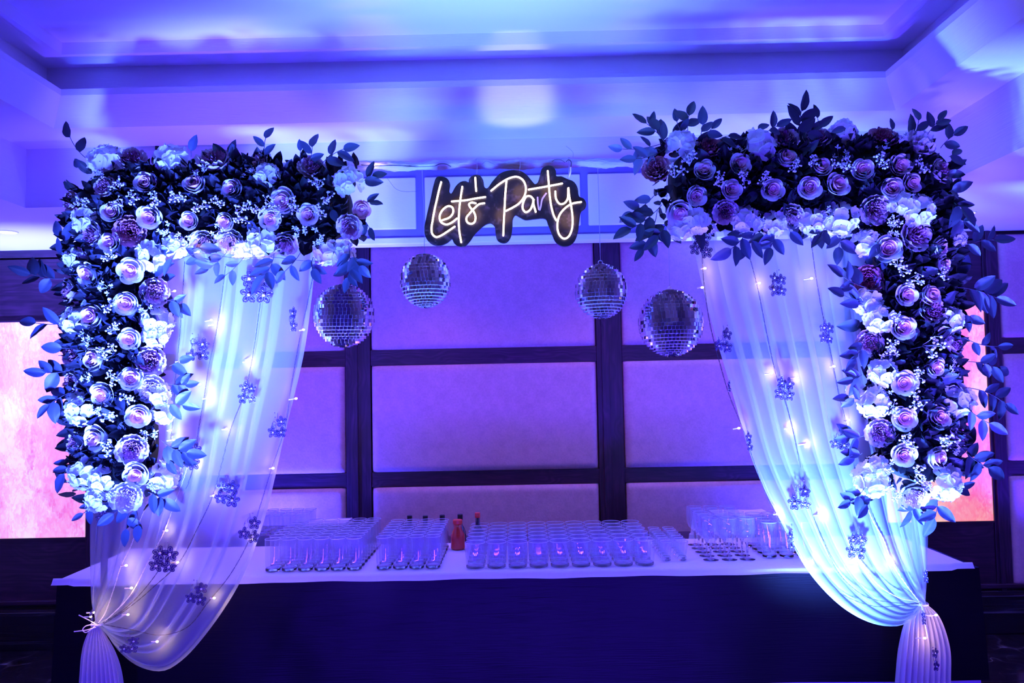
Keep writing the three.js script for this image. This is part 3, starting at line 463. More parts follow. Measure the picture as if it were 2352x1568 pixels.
// ───────────────────────── sheer curtains ─────────────────────────
const DC = 3.3;
const path = (pts, d) => new THREE.CatmullRomCurve3(pts.map(([x, y]) => at(x, y, d)), false, 'centripetal');
function curtain(o) {
  const t = thing('sheer_curtain', o.label, 'curtain', V3(at(o.tie[0], o.tie[1], DC).x, 0, -DC)), base = t.position;
  const A = path(o.outer, DC), B = path(o.free, DC), R = rng(o.seed), wob = Array.from({ length: 5 }, () => [2 + R() * 11, R() * 6.28, 0.35 + R() * 0.8]);
  const NA = 260, rows = 90, LA = [], LB = []; for (let j = 0; j <= rows; j++) { LA.push(A.getPointAt(j / rows)); LB.push(B.getPointAt(j / rows)); }
  const surf = (s, j) => {
    const t01 = j / rows, k = lerp(o.fold[0], o.fold[1], smooth(0.1, 0.9, t01)), dens = smooth(o.dense[0], o.dense[1], s);
    let ph = o.pleats * s * 6.283; for (const [f, a, m] of wob) ph += m * Math.sin(f * s * 3 + a + t01 * 0.6);
    const kk = k * lerp(0.45, 1, dens), u = clamp(s + kk * Math.sin(ph) / (o.pleats * 6.283) * Math.min(1, s * 12, (1 - s) * 12), 0, 1);
    const q = LA[j].clone().lerp(LB[j], u), amp = lerp(0.028, 0.012, t01) * lerp(0.5, 1, dens);
    q.z += amp * Math.cos(ph) + 0.012 * Math.sin(s * 9 + t01 * 5) + o.bulge * Math.sin(Math.PI * Math.pow(t01, 1.6)) * u;
    return q.sub(base);
  };
  const g = grid(NA, rows, (u, v) => surf(u, Math.round(v * rows))), uv = g.attributes.uv; for (let i = 0; i < uv.count; i++) uv.setXY(i, uv.getX(i) * 5, uv.getY(i) * 3);
  part('drape', g, M.voile, t);
  // hem: a narrow doubled edge along the free side
  const LBm = LB.map((q, j) => q.clone().lerp(LA[j], 0.02).sub(base).add(V3(0, 0, 0.004))), LBo = LB.map((q) => q.clone().sub(base).add(V3(0, 0, 0.004)));
  part('hem', grid(2, rows, (u, v) => { const j = Math.round(v * rows), q = surf(1 - 0.02 * u, j); q.z += 0.003; return q; }), M.voile, t);
  const TA = path(o.tailL, DC), TB = path(o.tailR, DC), N2 = 9, w2 = R() * 6;
  const tg = grid(120, 40, (s, v) => { const a = TA.getPoint(v), b = TB.getPoint(v), ph = N2 * s * 6.283 + 0.8 * Math.sin(5 * s + w2), u = clamp(s + 1.1 * Math.sin(ph) / (N2 * 6.283), 0, 1), q = a.lerp(b, u); q.z += (0.004 + 0.022 * smooth(0, 0.5, v)) * Math.cos(ph) + 0.01; return q.sub(base); });
  part('tail', tg, M.voileTail, t);
  const tc = at(o.tie[0], o.tie[1], DC).sub(base).add(V3(0, 0, 0.008));
  part('tie_string', join([0, 1, 2].map((k) => new THREE.TorusGeometry(0.02, 0.0018, 6, 24).scale(1, 1, 0.8).rotateX(Math.PI / 2 + 0.15 * (k - 1)).translate(tc.x, tc.y + 0.004 * (k - 1), tc.z)).concat(o.bow.map((l) => tube(l.map(([x, y]) => at(x, y, 3.265).sub(base)), 0.0022, 30, 5)))), M.ribbon, t);
  return surf;
}
curtain({
  label: 'sheer white curtain tied low to the left, draped under the left flowers', seed: 41, tie: [224, 1432], pleats: 11, fold: [2.5, 1.7], dense: [0.2, 0.5], bulge: 0.05,
  outer: [[212, 560], [208, 900], [206, 1160], [205, 1300], [209, 1390], [219, 1426]],
  free: [[728, 560], [722, 640], [702, 800], [657, 1000], [611, 1200], [560, 1332], [482, 1450], [425, 1510], [385, 1531], [330, 1522], [280, 1487], [250, 1450], [232, 1436]],
  tailL: [[217, 1426], [197, 1475], [189, 1560], [176, 1800], [170, 1960]], tailR: [[232, 1434], [266, 1495], [284, 1565], [300, 1800], [306, 1960]],
  bow: [[[224, 1436], [212, 1434], [196, 1438], [190, 1446], [196, 1452], [208, 1446], [220, 1436]], [[222, 1434], [205, 1424], [181, 1412]], [[220, 1440], [200, 1446], [170, 1450]]],
});
curtain({
  label: 'sheer white curtain tied low to the right, draped under the right flowers', seed: 43, tie: [2117, 1386], pleats: 10, fold: [2.5, 1.7], dense: [-0.3, 0.1], bulge: 0.06,
  outer: [[2140, 520], [2139, 900], [2138, 1160], [2137, 1260], [2131, 1340], [2123, 1380]],
  free: [[1580, 505], [1590, 545], [1631, 720], [1681, 900], [1729, 1070], [1789, 1200], [1850, 1310], [1930, 1391], [2005, 1428], [2060, 1431], [2095, 1410], [2112, 1390]],
  tailL: [[2110, 1386], [2080, 1420], [2064, 1480], [2055, 1565], [2040, 1800], [2030, 1960]], tailR: [[2124, 1384], [2150, 1410], [2172, 1480], [2174, 1565], [2185, 1800], [2190, 1960]],
  bow: [[[2117, 1386], [2121, 1408], [2135, 1414], [2148, 1412]], [[2116, 1388], [2124, 1430], [2131, 1465]]],
});

// ───────────────────────── fairy lights ─────────────────────────
function fairy(label, d, pts, bulbs, mat = M.wireDark, r = 0.0008) {
  const o = at(...pts[0], d), t = thing('fairy_light_string', label, 'fairy lights', o, 'fairy light strings over the curtains');
  const c = new THREE.CatmullRomCurve3(pts.map(([x, y]) => at(x, y, d).sub(o)), false, 'centripetal'), n = pts.length * 14, fr = [];
  for (let s = 0; s < 2; s++) { const l = []; for (let k = 0; k <= n; k++) { const q = c.getPoint(k / n), a = k * 0.9 + s * Math.PI; q.x += 0.0016 * Math.cos(a); q.z += 0.0016 * Math.sin(a); l.push(q); } fr.push(new THREE.TubeGeometry(new THREE.CatmullRomCurve3(l), n * 2, r, 4)); }
  part('wire', join(fr), mat, t);
  const near = c.getPoints(160);
  for (const [x, y] of bulbs) {
    const p = at(x, y, d - 0.012).sub(o), q = near.reduce((b, v) => (v.distanceTo(p) < b.distanceTo(p) ? v : b), near[0]), dir = p.clone().sub(q), L = Math.min(dir.length(), 0.03); const from = p.clone().sub(dir.normalize().multiplyScalar(L));
    if (dir.lengthSq() < 0.5) dir.set(0.9, 0.1, 0.3).normalize();
    const b = new THREE.Mesh(join([new THREE.SphereGeometry(0.0042, 10, 8).scale(1, 1.35, 1)]), M.bulb); b.name = 'bulb'; b.position.copy(p); b.quaternion.setFromUnitVectors(V3(0, 1, 0), dir); t.add(b);
    const h = new THREE.Mesh(new THREE.CylinderGeometry(0.0022, 0.0026, Math.max(0.012, L), 7), M.bulbHolder); h.name = 'bulb_holder'; h.position.set(0, -Math.max(0.012, L) / 2 - 0.003, 0); b.add(h);
    const l = new THREE.PointLight(lin(1, 0.55, 0.22), 0.018); l.name = 'bulb_light'; l.castShadow = true; l.shadow.radius = 0.15; b.add(l);
  }
  shade(t);
}
const FD = 3.245;
fairy('string of fairy lights along the left flower column, nearest the column', FD, [[424, 600], [418, 700], [410, 800], [402, 880], [398, 960], [392, 1010]], [[401, 668], [414, 829], [440, 882], [391, 988]]);
fairy('fairy light string with dark dashes down the left curtain, second from its column', FD, [[518, 610], [508, 690], [497, 760], [480, 840], [470, 905], [456, 985], [443, 1075], [418, 1150], [395, 1225], [375, 1290], [338, 1345], [290, 1395], [236, 1430]], [[485, 735], [489, 746], [459, 882], [481, 914], [449, 1063], [408, 1291]]);
fairy('fairy light string down the middle of the left curtain', FD, [[604, 640], [592, 740], [578, 830], [562, 900], [530, 985], [508, 1070], [488, 1140], [455, 1210], [412, 1290], [350, 1350], [296, 1395], [238, 1432]], [[568, 830], [520, 985], [491, 1138], [302, 1350], [294, 1411]]);
fairy('fairy light string nearest the free edge of the left curtain', FD, [[722, 620], [705, 700], [690, 770], [670, 880], [655, 980], [624, 1075], [598, 1160], [572, 1240], [528, 1320], [480, 1380], [430, 1440], [370, 1458], [300, 1445], [238, 1434]], [[741, 604], [697, 757], [680, 915], [627, 1075], [579, 1238], [492, 1373], [361, 1473]]);
fairy('pale fairy light string from the foot of the left flower column to the tie', FD, [[340, 1150], [318, 1205], [300, 1255], [278, 1300], [262, 1350], [240, 1410], [226, 1430]], [[348, 1152], [290, 1298], [209, 1416], [214, 1406]], M.wireClear);
fairy('pale fairy light string between the column foot and the left curtain middle', FD, [[436, 1050], [425, 1090], [400, 1160], [375, 1225], [340, 1290], [300, 1365], [240, 1428]], [[383, 1218], [399, 1010]], M.wireClear);
fairy('fairy light string along the free edge of the right curtain', FD, [[1612, 560], [1616, 640], [1630, 740], [1655, 840], [1676, 910], [1706, 985], [1735, 1070], [1766, 1150], [1800, 1215], [1845, 1285], [1890, 1330], [1945, 1370], [2010, 1392], [2070, 1390], [2114, 1384]], [[1619, 616], [1613, 660], [1697, 983], [1786, 1180], [1863, 1289]]);
fairy('fairy light string with dark dashes down the middle of the right curtain', FD, [[1714, 560], [1740, 660], [1762, 770], [1785, 870], [1806, 930], [1824, 1000], [1840, 1080], [1856, 1150], [1890, 1240], [1930, 1320], [1990, 1370], [2060, 1384], [2112, 1386]], [[1744, 650], [1772, 857], [1814, 983], [1889, 1182], [1830, 867]]);
fairy('fairy light string near the right flower column', FD, [[1862, 545], [1875, 640], [1893, 740], [1910, 820], [1928, 910], [1944, 975], [1952, 1040]], [[1864, 639], [1915, 841], [1949, 965], [1854, 1019]]);
fairy('pale fairy light string from the right flower column foot straight to the tie', FD, [[1986, 1150], [2005, 1195], [2030, 1240], [2048, 1290], [2080, 1340], [2112, 1382]], [[2049, 1290]], M.wireClear, 0.0014);
fairy('pale fairy light string low across the right curtain to the tie', FD, [[1966, 1275], [1990, 1310], [2020, 1345], [2065, 1372], [2112, 1385], [2126, 1410], [2148, 1412]], [[1967, 1297], [2150, 1412], [2124, 1465]], M.wireClear, 0.0014);
fairy('fairy light string tucked along the underside of the left flower band', 3.12, [[400, 600], [455, 582], [540, 592], [620, 590], [690, 598], [745, 600]], [[455, 578], [541, 588]]);
fairy('fairy light string laid over the top of the crossbar', 3.27, [[830, 379], [858, 380], [900, 380], [960, 381]], [[858, 379]]);

// ───────────────────────── beaded flower brooches ─────────────────────────
function beadFlower(R, r, n) {  // filigree petals: a wire loop round a dark stone
  const l = []; for (let k = 0; k < n; k++) { const a = k / n * 6.283 + R() * 0.5, set = (g) => g.rotateZ(a).translate(Math.cos(a) * r * 0.6, Math.sin(a) * r * 0.6, 0); l.push(set(new THREE.TorusGeometry(r * 0.3, r * 0.075, 5, 14).scale(1.3, 0.95, 0.9))); l.push(set(new THREE.OctahedronGeometry(r * 0.2, 1).scale(1.4, 0.9, 0.6))); }
  return l;
}
function brooch(label, px, py, hpx, seed, d = 3.235, flat = 1) {
  const R = rng(seed), o = at(px, py, d), s = hpx * d / F, t = thing('beaded_flower_brooch', label, 'brooch', o, 'beaded flower brooches on the curtains');
  const spots = flat < 0.7 ? [[0, 0.25], [0.05, -0.2]] : [[0.2, 0.16], [-0.2, -0.2], [0.16, -0.26], [-0.14, 0.2]].slice(0, 3 + (R() < 0.5 ? 1 : 0));
  spots.forEach(([x, y], k) => {
    const fx = (x + (R() - 0.5) * 0.08) * s * flat, fy = (y + (R() - 0.5) * 0.08) * s, r = s * (0.2 + R() * 0.04), m = part('bead_flower', join(beadFlower(R, r, 5)), M.bead, t); m.position.set(fx, fy, 0.004 + k * 0.001); m.rotation.set((R() - 0.5) * 0.6, (R() - 0.5) * 0.6, 0); m.scale.x = Math.max(flat, 0.6);
    const c = new THREE.Mesh(new THREE.SphereGeometry(r * 0.2, 8, 6), M.beadClear); c.name = 'centre_bead'; c.position.z = r * 0.18; m.add(c);
  });
  const curls = []; for (let k = 0; k < 4; k++) { const x0 = (R() - 0.6) * 0.3 * s * flat, y0 = R() * 0.3 * s, l = []; for (let i = 0; i <= 10; i++) { const a = i / 10 * 4.6 + k, q = s * 0.12 * (1 - i / 16); l.push(V3(x0 + Math.cos(a) * q * flat, y0 + Math.sin(a) * q * 1.3, 0.002)); } curls.push(tube(l, 0.0011, 22, 4)); }
  curls.push(tube([V3(0, 0.5 * s, 0), V3(0.03 * s, 0.2 * s, 0.002), V3(-0.02 * s, -0.1 * s, 0.002), V3(0.02 * s, -0.42 * s, 0)], 0.0011, 20, 4)); for (let k = 0; k < 6; k++) curls.push(sphere(0.0028, (R() - 0.5) * 0.4 * s * flat, (0.5 - k * 0.17) * s, 0.004, 6, 5));
  part('wire_curl', join(curls), M.beadWire, t); shade(t);
}
const BL = [[590, 656, 92, 1, 'topmost on the left curtain, just under the hanging leaves'], [673, 736, 62, 0.5, 'on the left curtain edge, level with the large ball'], [455, 800, 68, 1, 'beside the left flower column, above the upper rail'], [571, 900, 56, 0.9, 'in the middle of the left curtain, below the upper rail'], [637, 978, 60, 0.9, 'near the free edge of the left curtain, above the lower rail'], [436, 1045, 74, 0.9, 'touching the leaves near the foot of the left column'], [525, 1130, 72, 1, 'in the middle of the left curtain, below the lower rail'], [574, 1212, 66, 0.9, 'beside the lit bulb at the first tall glasses'], [378, 1282, 74, 1, 'before the white tablecloth on the left curtain'], [452, 1362, 60, 1, 'on the black cloth fold low on the left curtain'], [297, 1478, 46, 1.3, 'lowest on the swag of the left curtain'], [236, 1180, 36, 1, 'under the foot of the left flower column'], [212, 1413, 30, 0.6, 'at the tie of the left curtain']];
BL.forEach(([x, y, h, f, l], k) => brooch('dark beaded flower brooch ' + l, x, y, h, 60 + k, 3.232, f));
const BR = [[1785, 652, 64, 0.8, 'topmost in the middle of the right curtain'], [1662, 780, 66, 0.8, 'near the free edge of the right curtain, upper one'], [1801, 893, 62, 0.9, 'in the middle of the right curtain, below the upper rail'], [1897, 764, 58, 0.7, 'near the right flower column, at the upper rail'], [1720, 1015, 50, 0.45, 'narrow one near the free edge of the right curtain'], [1674, 888, 26, 0.5, 'tiny one near the free edge of the right curtain'], [1610, 560, 66, 0.9, 'right under the flowers at the corner of the right curtain'], [1928, 1006, 66, 0.9, 'by the leaves of the right flower column'], [1838, 1138, 70, 0.9, 'in the middle of the right curtain, below the lower rail'], [1966, 1250, 66, 0.8, 'square one under the foot of the right flower column'], [1815, 1243, 52, 0.6, 'on the free edge of the right curtain by the tumblers'], [2126, 1325, 32, 0.6, 'at the outer edge of the right curtain above its tie'], [2120, 1420, 34, 0.45, 'on the tail of the right curtain just below the tie'], [2148, 1515, 56, 0.5, 'low on the tail of the right curtain']];
BR.forEach(([x, y, h, f, l], k) => brooch('dark beaded flower brooch ' + l, x, y, h, 90 + k, 3.228, f));

// ───────────────────────── flowers: shapes ─────────────────────────
function petal(nu, nv, ang, half, rf, zf, ruff = 0, ph = 0) {  // cupped petal round the z axis
  return grid(nu, nv, (u, v) => { const a = (u - 0.5) * 2, w = half * Math.pow(Math.sin(Math.PI * (0.14 + 0.7 * v)), 0.8), e = v * (1 - 0.16 * a * a), th = ang + a * w, r = rf(e) * (1 + 0.05 * a * a) + ruff * Math.sin(a * 7 + ph) * v, z = zf(e) + ruff * 1.2 * Math.sin(a * 5 + ph * 2) * v; return V3(Math.cos(th) * r, Math.sin(th) * r, z); });
}
const cup = (R, k = 1.5) => (v) => R * (0.18 + 0.82 * Math.sin(Math.min(1.57, v * k)));
function makeRose(seed, open) {
  const R = rng(seed), outer = [], heart = [];
  const layer = (list, n, rMax, zB, zT, half, curl, off) => { for (let k = 0; k < n; k++) { const a = off + k / n * 6.283 + (R() - 0.5) * 0.25, c = curl * (0.6 + R() * 0.8), q = rMax * (0.94 + R() * 0.12), zt = zT + (R() - 0.5) * 0.08; list.push(petal(7, 6, a, half, (v) => cup(q)(v) + c * Math.pow(Math.max(0, v - 0.62), 2) * 3, (v) => lerp(zB, zt, v) - c * Math.pow(Math.max(0, v - 0.72), 2) * 2.4)); } };
  layer(outer, 5, 0.86, -0.75, 0.34 + 0.1 * R(), 0.95, 0.2 * open, R() * 6); layer(outer, 4, 0.7, -0.6, 0.52, 1.15, 0.12 * open, R() * 6);
  layer(heart, 3, 0.5, -0.3, 0.6, 1.5, 0.06, R() * 6); layer(heart, 2, 0.33, -0.2, 0.6, 2.2, 0.03, R() * 6); layer(heart, 1, 0.19, -0.1, 0.56, 2.9, 0.0, R() * 6); heart.push(new THREE.SphereGeometry(0.3, 10, 8).scale(1, 1, 0.7).translate(0, 0, 0.05));
  return [join(outer), join(heart)];
}
function makePeony(seed) {
  const R = rng(seed), outer = [], heart = [];
  for (let k = 0; k < 7; k++) { const q = 0.98 + R() * 0.08; outer.push(petal(8, 6, k / 7 * 6.283 + R() * 0.3, 0.66, (v) => cup(q, 1.45)(v), (v) => lerp(-0.6, 0.18 + R() * 0.02, v) + 0.04, 0.025, R() * 6)); }
  for (let k = 0; k < 7; k++) outer.push(petal(7, 5, k / 7 * 6.283 + 0.4 + R() * 0.3, 0.6, (v) => cup(0.8, 1.45)(v), (v) => lerp(-0.5, 0.4, v), 0.04, R() * 6));
  for (let k = 0; k < 30; k++) { const q = 0.62 * Math.sqrt((k + 1) / 30), tz = 0.52 - 0.25 * q + (R() - 0.5) * 0.1; heart.push(petal(5, 4, k * 2.4 + R() * 0.5, 0.5 + 0.25 * (1 - q), (v) => q * (0.55 + 0.45 * v), (v) => lerp(-0.15, tz, v), 0.05, R() * 6)); }
  return [join(outer), join(heart)];
}
function makeFloret(seed) { const R = rng(seed), l = []; for (let k = 0; k < 4; k++) { const a = k * 1.571 + (R() - 0.5) * 0.2, b = 0.12 + R() * 0.25; l.push(grid(5, 4, (u, v) => { const x = (u - 0.5) * 2, w = 0.62 * Math.sqrt(Math.max(0.02, Math.sin(Math.PI * (0.06 + 0.88 * v)))), r = 0.08 + v * 0.92, y = x * w; return V3(Math.cos(a) * r - Math.sin(a) * y, Math.sin(a) * r + Math.cos(a) * y, b * v * v + 0.12 * x * x * v - 0.1 * Math.pow(Math.max(0, v - 0.7), 2) * 8); })); } l.push(new THREE.SphereGeometry(0.1, 6, 5).translate(0, 0, 0.05)); return join(l); }
function makeBreath(seed) { const R = rng(seed), l = []; for (let k = 0; k < 5; k++) { const tip = V3((R() - 0.5) * 1.2, (R() - 0.5) * 1.2, 0.5 + R() * 0.5); l.push(tube([V3(0, 0, -0.4), tip.clone().multiplyScalar(0.5).add(V3(0, 0, -0.1)), tip], 0.018, 6, 4)); for (let i = 0; i < 5; i++) { const q = tip.clone().add(V3((R() - 0.5) * 0.75, (R() - 0.5) * 0.75, (R() - 0.3) * 0.4)); l.push(tube([tip, q], 0.013, 2, 3)); const b = new THREE.IcosahedronGeometry(0.062 + R() * 0.05, 1).translate(q.x, q.y, q.z); l.push(b); } } return join(l); }
function makeSprig(seed) { const R = rng(seed), l = []; for (let k = 0; k < 6; k++) { const c = V3((R() - 0.5) * 1.3, (R() - 0.5) * 1.3, R() * 0.5); l.push(tube([V3(0, 0, -0.4), c], 0.02, 3, 4)); for (let i = 0; i < 6; i++) { const a = i * 1.047 + R(), ln = 0.3 + R() * 0.12; l.push(new THREE.SphereGeometry(0.07, 5, 4).scale(ln / 0.14, 0.9, 0.6).translate(ln * 0.5, 0, 0).rotateY(-0.5).rotateZ(a).translate(c.x, c.y, c.z)); } } return join(l); }
function makeLeaf(seed, wid, curl, fold) { return grid(6, 8, (u, v) => { const x = (u - 0.5) * 2, w = wid * Math.pow(Math.sin(Math.PI * Math.pow(v, 0.78)), 0.75) * (v > 0.985 ? 0.05 : 1), vein = 0.012 * Math.cos(v * 34 - Math.abs(x) * 5) * Math.abs(x); return V3(x * w, v, fold * Math.abs(x) * w - curl * v * v + vein); }); }
const LEAF = [makeLeaf(1, 0.26, 0.12, 0.35), makeLeaf(2, 0.24, -0.1, 0.3), makeLeaf(3, 0.28, 0.3, 0.25), makeLeaf(4, 0.22, 0.05, 0.55)];
const ROSE = [0, 1, 2, 3, 4].map((k) => makeRose(100 + k, 0.6 + 0.22 * k)), PEONY = [0, 1, 2, 3].map((k) => makePeony(120 + k)), FLORET = [0, 1, 2].map((k) => makeFloret(140 + k)), BREATH = [0, 1, 2, 3].map((k) => makeBreath(150 + k)), SPRIG = [0, 1, 2].map((k) => makeSprig(160 + k));

function garland(o) {
  const R = rng(o.seed), root = thing('flower_garland', o.label, 'flower garland', V3(at(o.mid[1][0], 900, 3.2).x, 0, -3.2)), dB = 3.16;
  const seg = (p) => { let best = null; for (let k = 0; k < 2; k++) { const [ax, ay] = o.mid[k], [bx, by] = o.mid[k + 1], L = (bx - ax) ** 2 + (by - ay) ** 2, q = clamp(((p[0] - ax) * (bx - ax) + (p[1] - ay) * (by - ay)) / L, 0, 1), dx = p[0] - ax - q * (bx - ax), dy = p[1] - ay - q * (by - ay), m = Math.hypot(dx, dy); if (!best || m < best[2]) best = [dx, dy, m]; } return best; };
  const spot = (px, py, lift = 0) => { const [dx, dy] = seg([px, py]), k = o.half, nx = dx / k, ny = -dy / k, e = Math.hypot(nx, ny), d = dB - 0.03 + 0.1 * Math.min(1.4, e * e) - lift; return [at(px, py, d), V3(nx * 0.75, ny * 0.75, 1).normalize(), d]; };
  // dark core that the stems are pushed into
  const fr = [...o.core].map(([x, y]) => at(x, y, dB + 0.09)), shp = new THREE.Shape(new THREE.CatmullRomCurve3(fr, true, 'centripetal').getPoints(160).map((p) => new THREE.Vector2(p.x - root.position.x, p.y)));
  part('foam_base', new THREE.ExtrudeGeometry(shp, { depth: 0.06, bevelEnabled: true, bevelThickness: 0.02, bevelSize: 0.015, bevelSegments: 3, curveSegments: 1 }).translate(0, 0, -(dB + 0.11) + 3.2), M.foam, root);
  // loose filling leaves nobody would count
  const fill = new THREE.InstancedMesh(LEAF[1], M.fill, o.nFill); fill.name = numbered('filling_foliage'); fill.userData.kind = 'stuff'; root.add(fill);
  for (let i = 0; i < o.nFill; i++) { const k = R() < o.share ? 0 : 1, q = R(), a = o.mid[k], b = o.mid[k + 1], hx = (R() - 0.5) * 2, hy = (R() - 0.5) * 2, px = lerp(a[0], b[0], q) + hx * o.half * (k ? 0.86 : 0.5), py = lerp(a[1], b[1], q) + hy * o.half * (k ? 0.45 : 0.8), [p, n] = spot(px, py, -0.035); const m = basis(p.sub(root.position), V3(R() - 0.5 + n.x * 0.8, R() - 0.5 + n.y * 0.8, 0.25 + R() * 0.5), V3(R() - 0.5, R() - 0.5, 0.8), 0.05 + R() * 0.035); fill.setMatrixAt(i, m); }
  const flower = (name, kinds, mats, list, scale, lab) => list.forEach(([px, py, w, tone, tx = 0, ty = 0]) => {
    const [p, n, d] = spot(px, py, 0.012), s = w * d / F * 0.5 * scale, g = kinds[Math.floor(R() * kinds.length)], mm = mats[tone ?? 0], f = part(name, g[0], mm[0], root, lab && tone ? lab[tone] : undefined);
    place(f, root, facing(p, n.clone().add(V3((R() - 0.5) * 0.5 + tx, (R() - 0.5) * 0.5 + ty, 0)), R() * 6.28, s)); const h = new THREE.Mesh(g[1], mm[1]); h.name = 'heart'; h.castShadow = h.receiveShadow = true; f.add(h);
  });
  flower('rose', ROSE, [[M.rose, M.roseHeart], [M.rosePink, M.roseHeart]], o.roses, 1.16, [, 'pink rose']);
  flower('peony', PEONY, [[M.peony, M.peonyHeart], [M.peonyCream, M.peonyCreamHeart], [M.peonyDusk, M.peonyDuskHeart]], o.peonies, 1.12, [, 'cream peony', 'dusky pink peony']);
  o.hydrangeas.forEach(([px, py, w]) => {
    const [p, n, d] = spot(px, py, 0.035), s = w * d / F * 0.56, hg = new THREE.Group(); hg.name = numbered('hydrangea'); root.add(hg); place(hg, root, facing(p, n, R() * 6, 1));
    const N = 12; for (let k = 0; k < N; k++) { const th = Math.acos(1 - (k + 0.5) / N * 0.95), ph = k * 2.4 + R() * 0.4, dir = V3(Math.sin(th) * Math.cos(ph), Math.sin(th) * Math.sin(ph), Math.cos(th)), f = new THREE.Mesh(FLORET[k % 3], M.hydrangea); f.name = 'floret'; f.castShadow = f.receiveShadow = true; hg.add(f); f.applyMatrix4(facing(dir.clone().multiplyScalar(s * 0.74).add(V3(0, 0, -s * 0.3)), dir.clone().add(V3((R() - 0.5) * 0.6, (R() - 0.5) * 0.6, 0)), R() * 6, s * (0.37 + R() * 0.09))); }
  });
  o.breath.forEach(([px, py, w]) => { const [p, n, d] = spot(px, py, 0.02); place(part('baby_breath_spray', BREATH[Math.floor(R() * 4)], M.berry, root), root, facing(p, n, R() * 6, w * d / F * 0.55)); });
  o.sprigs.forEach(([px, py, w]) => { const [p, n, d] = spot(px, py, 0.02); place(part('star_flower_sprig', SPRIG[Math.floor(R() * 3)], M.sprig, root), root, facing(p, n, R() * 6, w * d / F * 0.55)); });
  // short dark leaves between the flowers, each a part
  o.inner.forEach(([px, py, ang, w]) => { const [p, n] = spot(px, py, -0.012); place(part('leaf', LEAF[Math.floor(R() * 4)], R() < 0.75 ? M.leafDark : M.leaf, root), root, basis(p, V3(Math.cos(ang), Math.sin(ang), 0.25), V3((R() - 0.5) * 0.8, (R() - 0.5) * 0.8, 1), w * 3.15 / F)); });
  // leafy branches that stick out
  o.branches.forEach(([x0, y0, x1, y1, n, w, bend = 0, tone = 0]) => {
    const bl = Math.hypot(x1 - x0, y1 - y0), bk = Math.max(0.4, 1 - w * 0.5 / bl); x1 = lerp(x0, x1, bk); y1 = lerp(y0, y1, bk); const d0 = dB - 0.0, d1 = dB - 0.05 + R() * 0.08, a = at(x0, y0, d0), b = at(x1, y1, d1), mid = a.clone().lerp(b, 0.5).add(V3(-(b.y - a.y), b.x - a.x, 0.12 * a.distanceTo(b)).multiplyScalar(bend)), c = new THREE.QuadraticBezierCurve3(a, mid, b), br = part('leafy_branch', new THREE.TubeGeometry(new THREE.QuadraticBezierCurve3(V3(0, 0, 0), mid.clone().sub(a), b.clone().sub(a)), 14, 0.0014, 5), M.stem, root);
    br.position.copy(a).sub(root.position); root.updateMatrixWorld(true);
    for (let k = 0; k < n; k++) {
      const q = n === 1 ? 1 : lerp(0.3, 1, k / (n - 1)), p = c.getPoint(q), tg = c.getTangent(q), last = k === n - 1, side = last ? 0 : (k % 2 ? 1 : -1) * (0.7 + R() * 0.35), dir = V3(tg.x * Math.cos(side) - tg.y * Math.sin(side), tg.x * Math.sin(side) + tg.y * Math.cos(side), (R() - 0.4) * 0.5), s = w * 3.12 / F * (0.82 + R() * 0.3);
      const lf = new THREE.Mesh(LEAF[Math.floor(R() * 4)], [M.leaf, M.leafPale, M.leafDark][tone]); lf.name = 'leaf'; lf.castShadow = lf.receiveShadow = true; br.add(lf); place(lf, br, basis(p, dir, V3((R() - 0.5) * 0.9, (R() - 0.5) * 0.9, 1), s));
    }
  });
  shade(root);
}
function scatterInner(seed, mid, half, n) { const R = rng(seed), l = []; for (let i = 0; i < n; i++) { const k = R() < 0.42 ? 0 : 1, q = R(), a = mid[k], b = mid[k + 1], ox = (R() - 0.5) * 2, oy = (R() - 0.5) * 2; const px = lerp(a[0], b[0], q) + (k ? ox * half : ox * 30), py = lerp(a[1], b[1], q) + (k ? oy * 20 : oy * half); const out = k ? (ox > 0 ? 0 : Math.PI) : (oy > 0 ? -1.57 : 1.57); l.push([px, py, out + (R() - 0.5) * 2.4, 34 + R() * 22]); } return l; }
const MIDL = [[790, 470], [262, 470], [262, 1110]], MIDR = [[1540, 425], [2085, 425], [2100, 1080]];
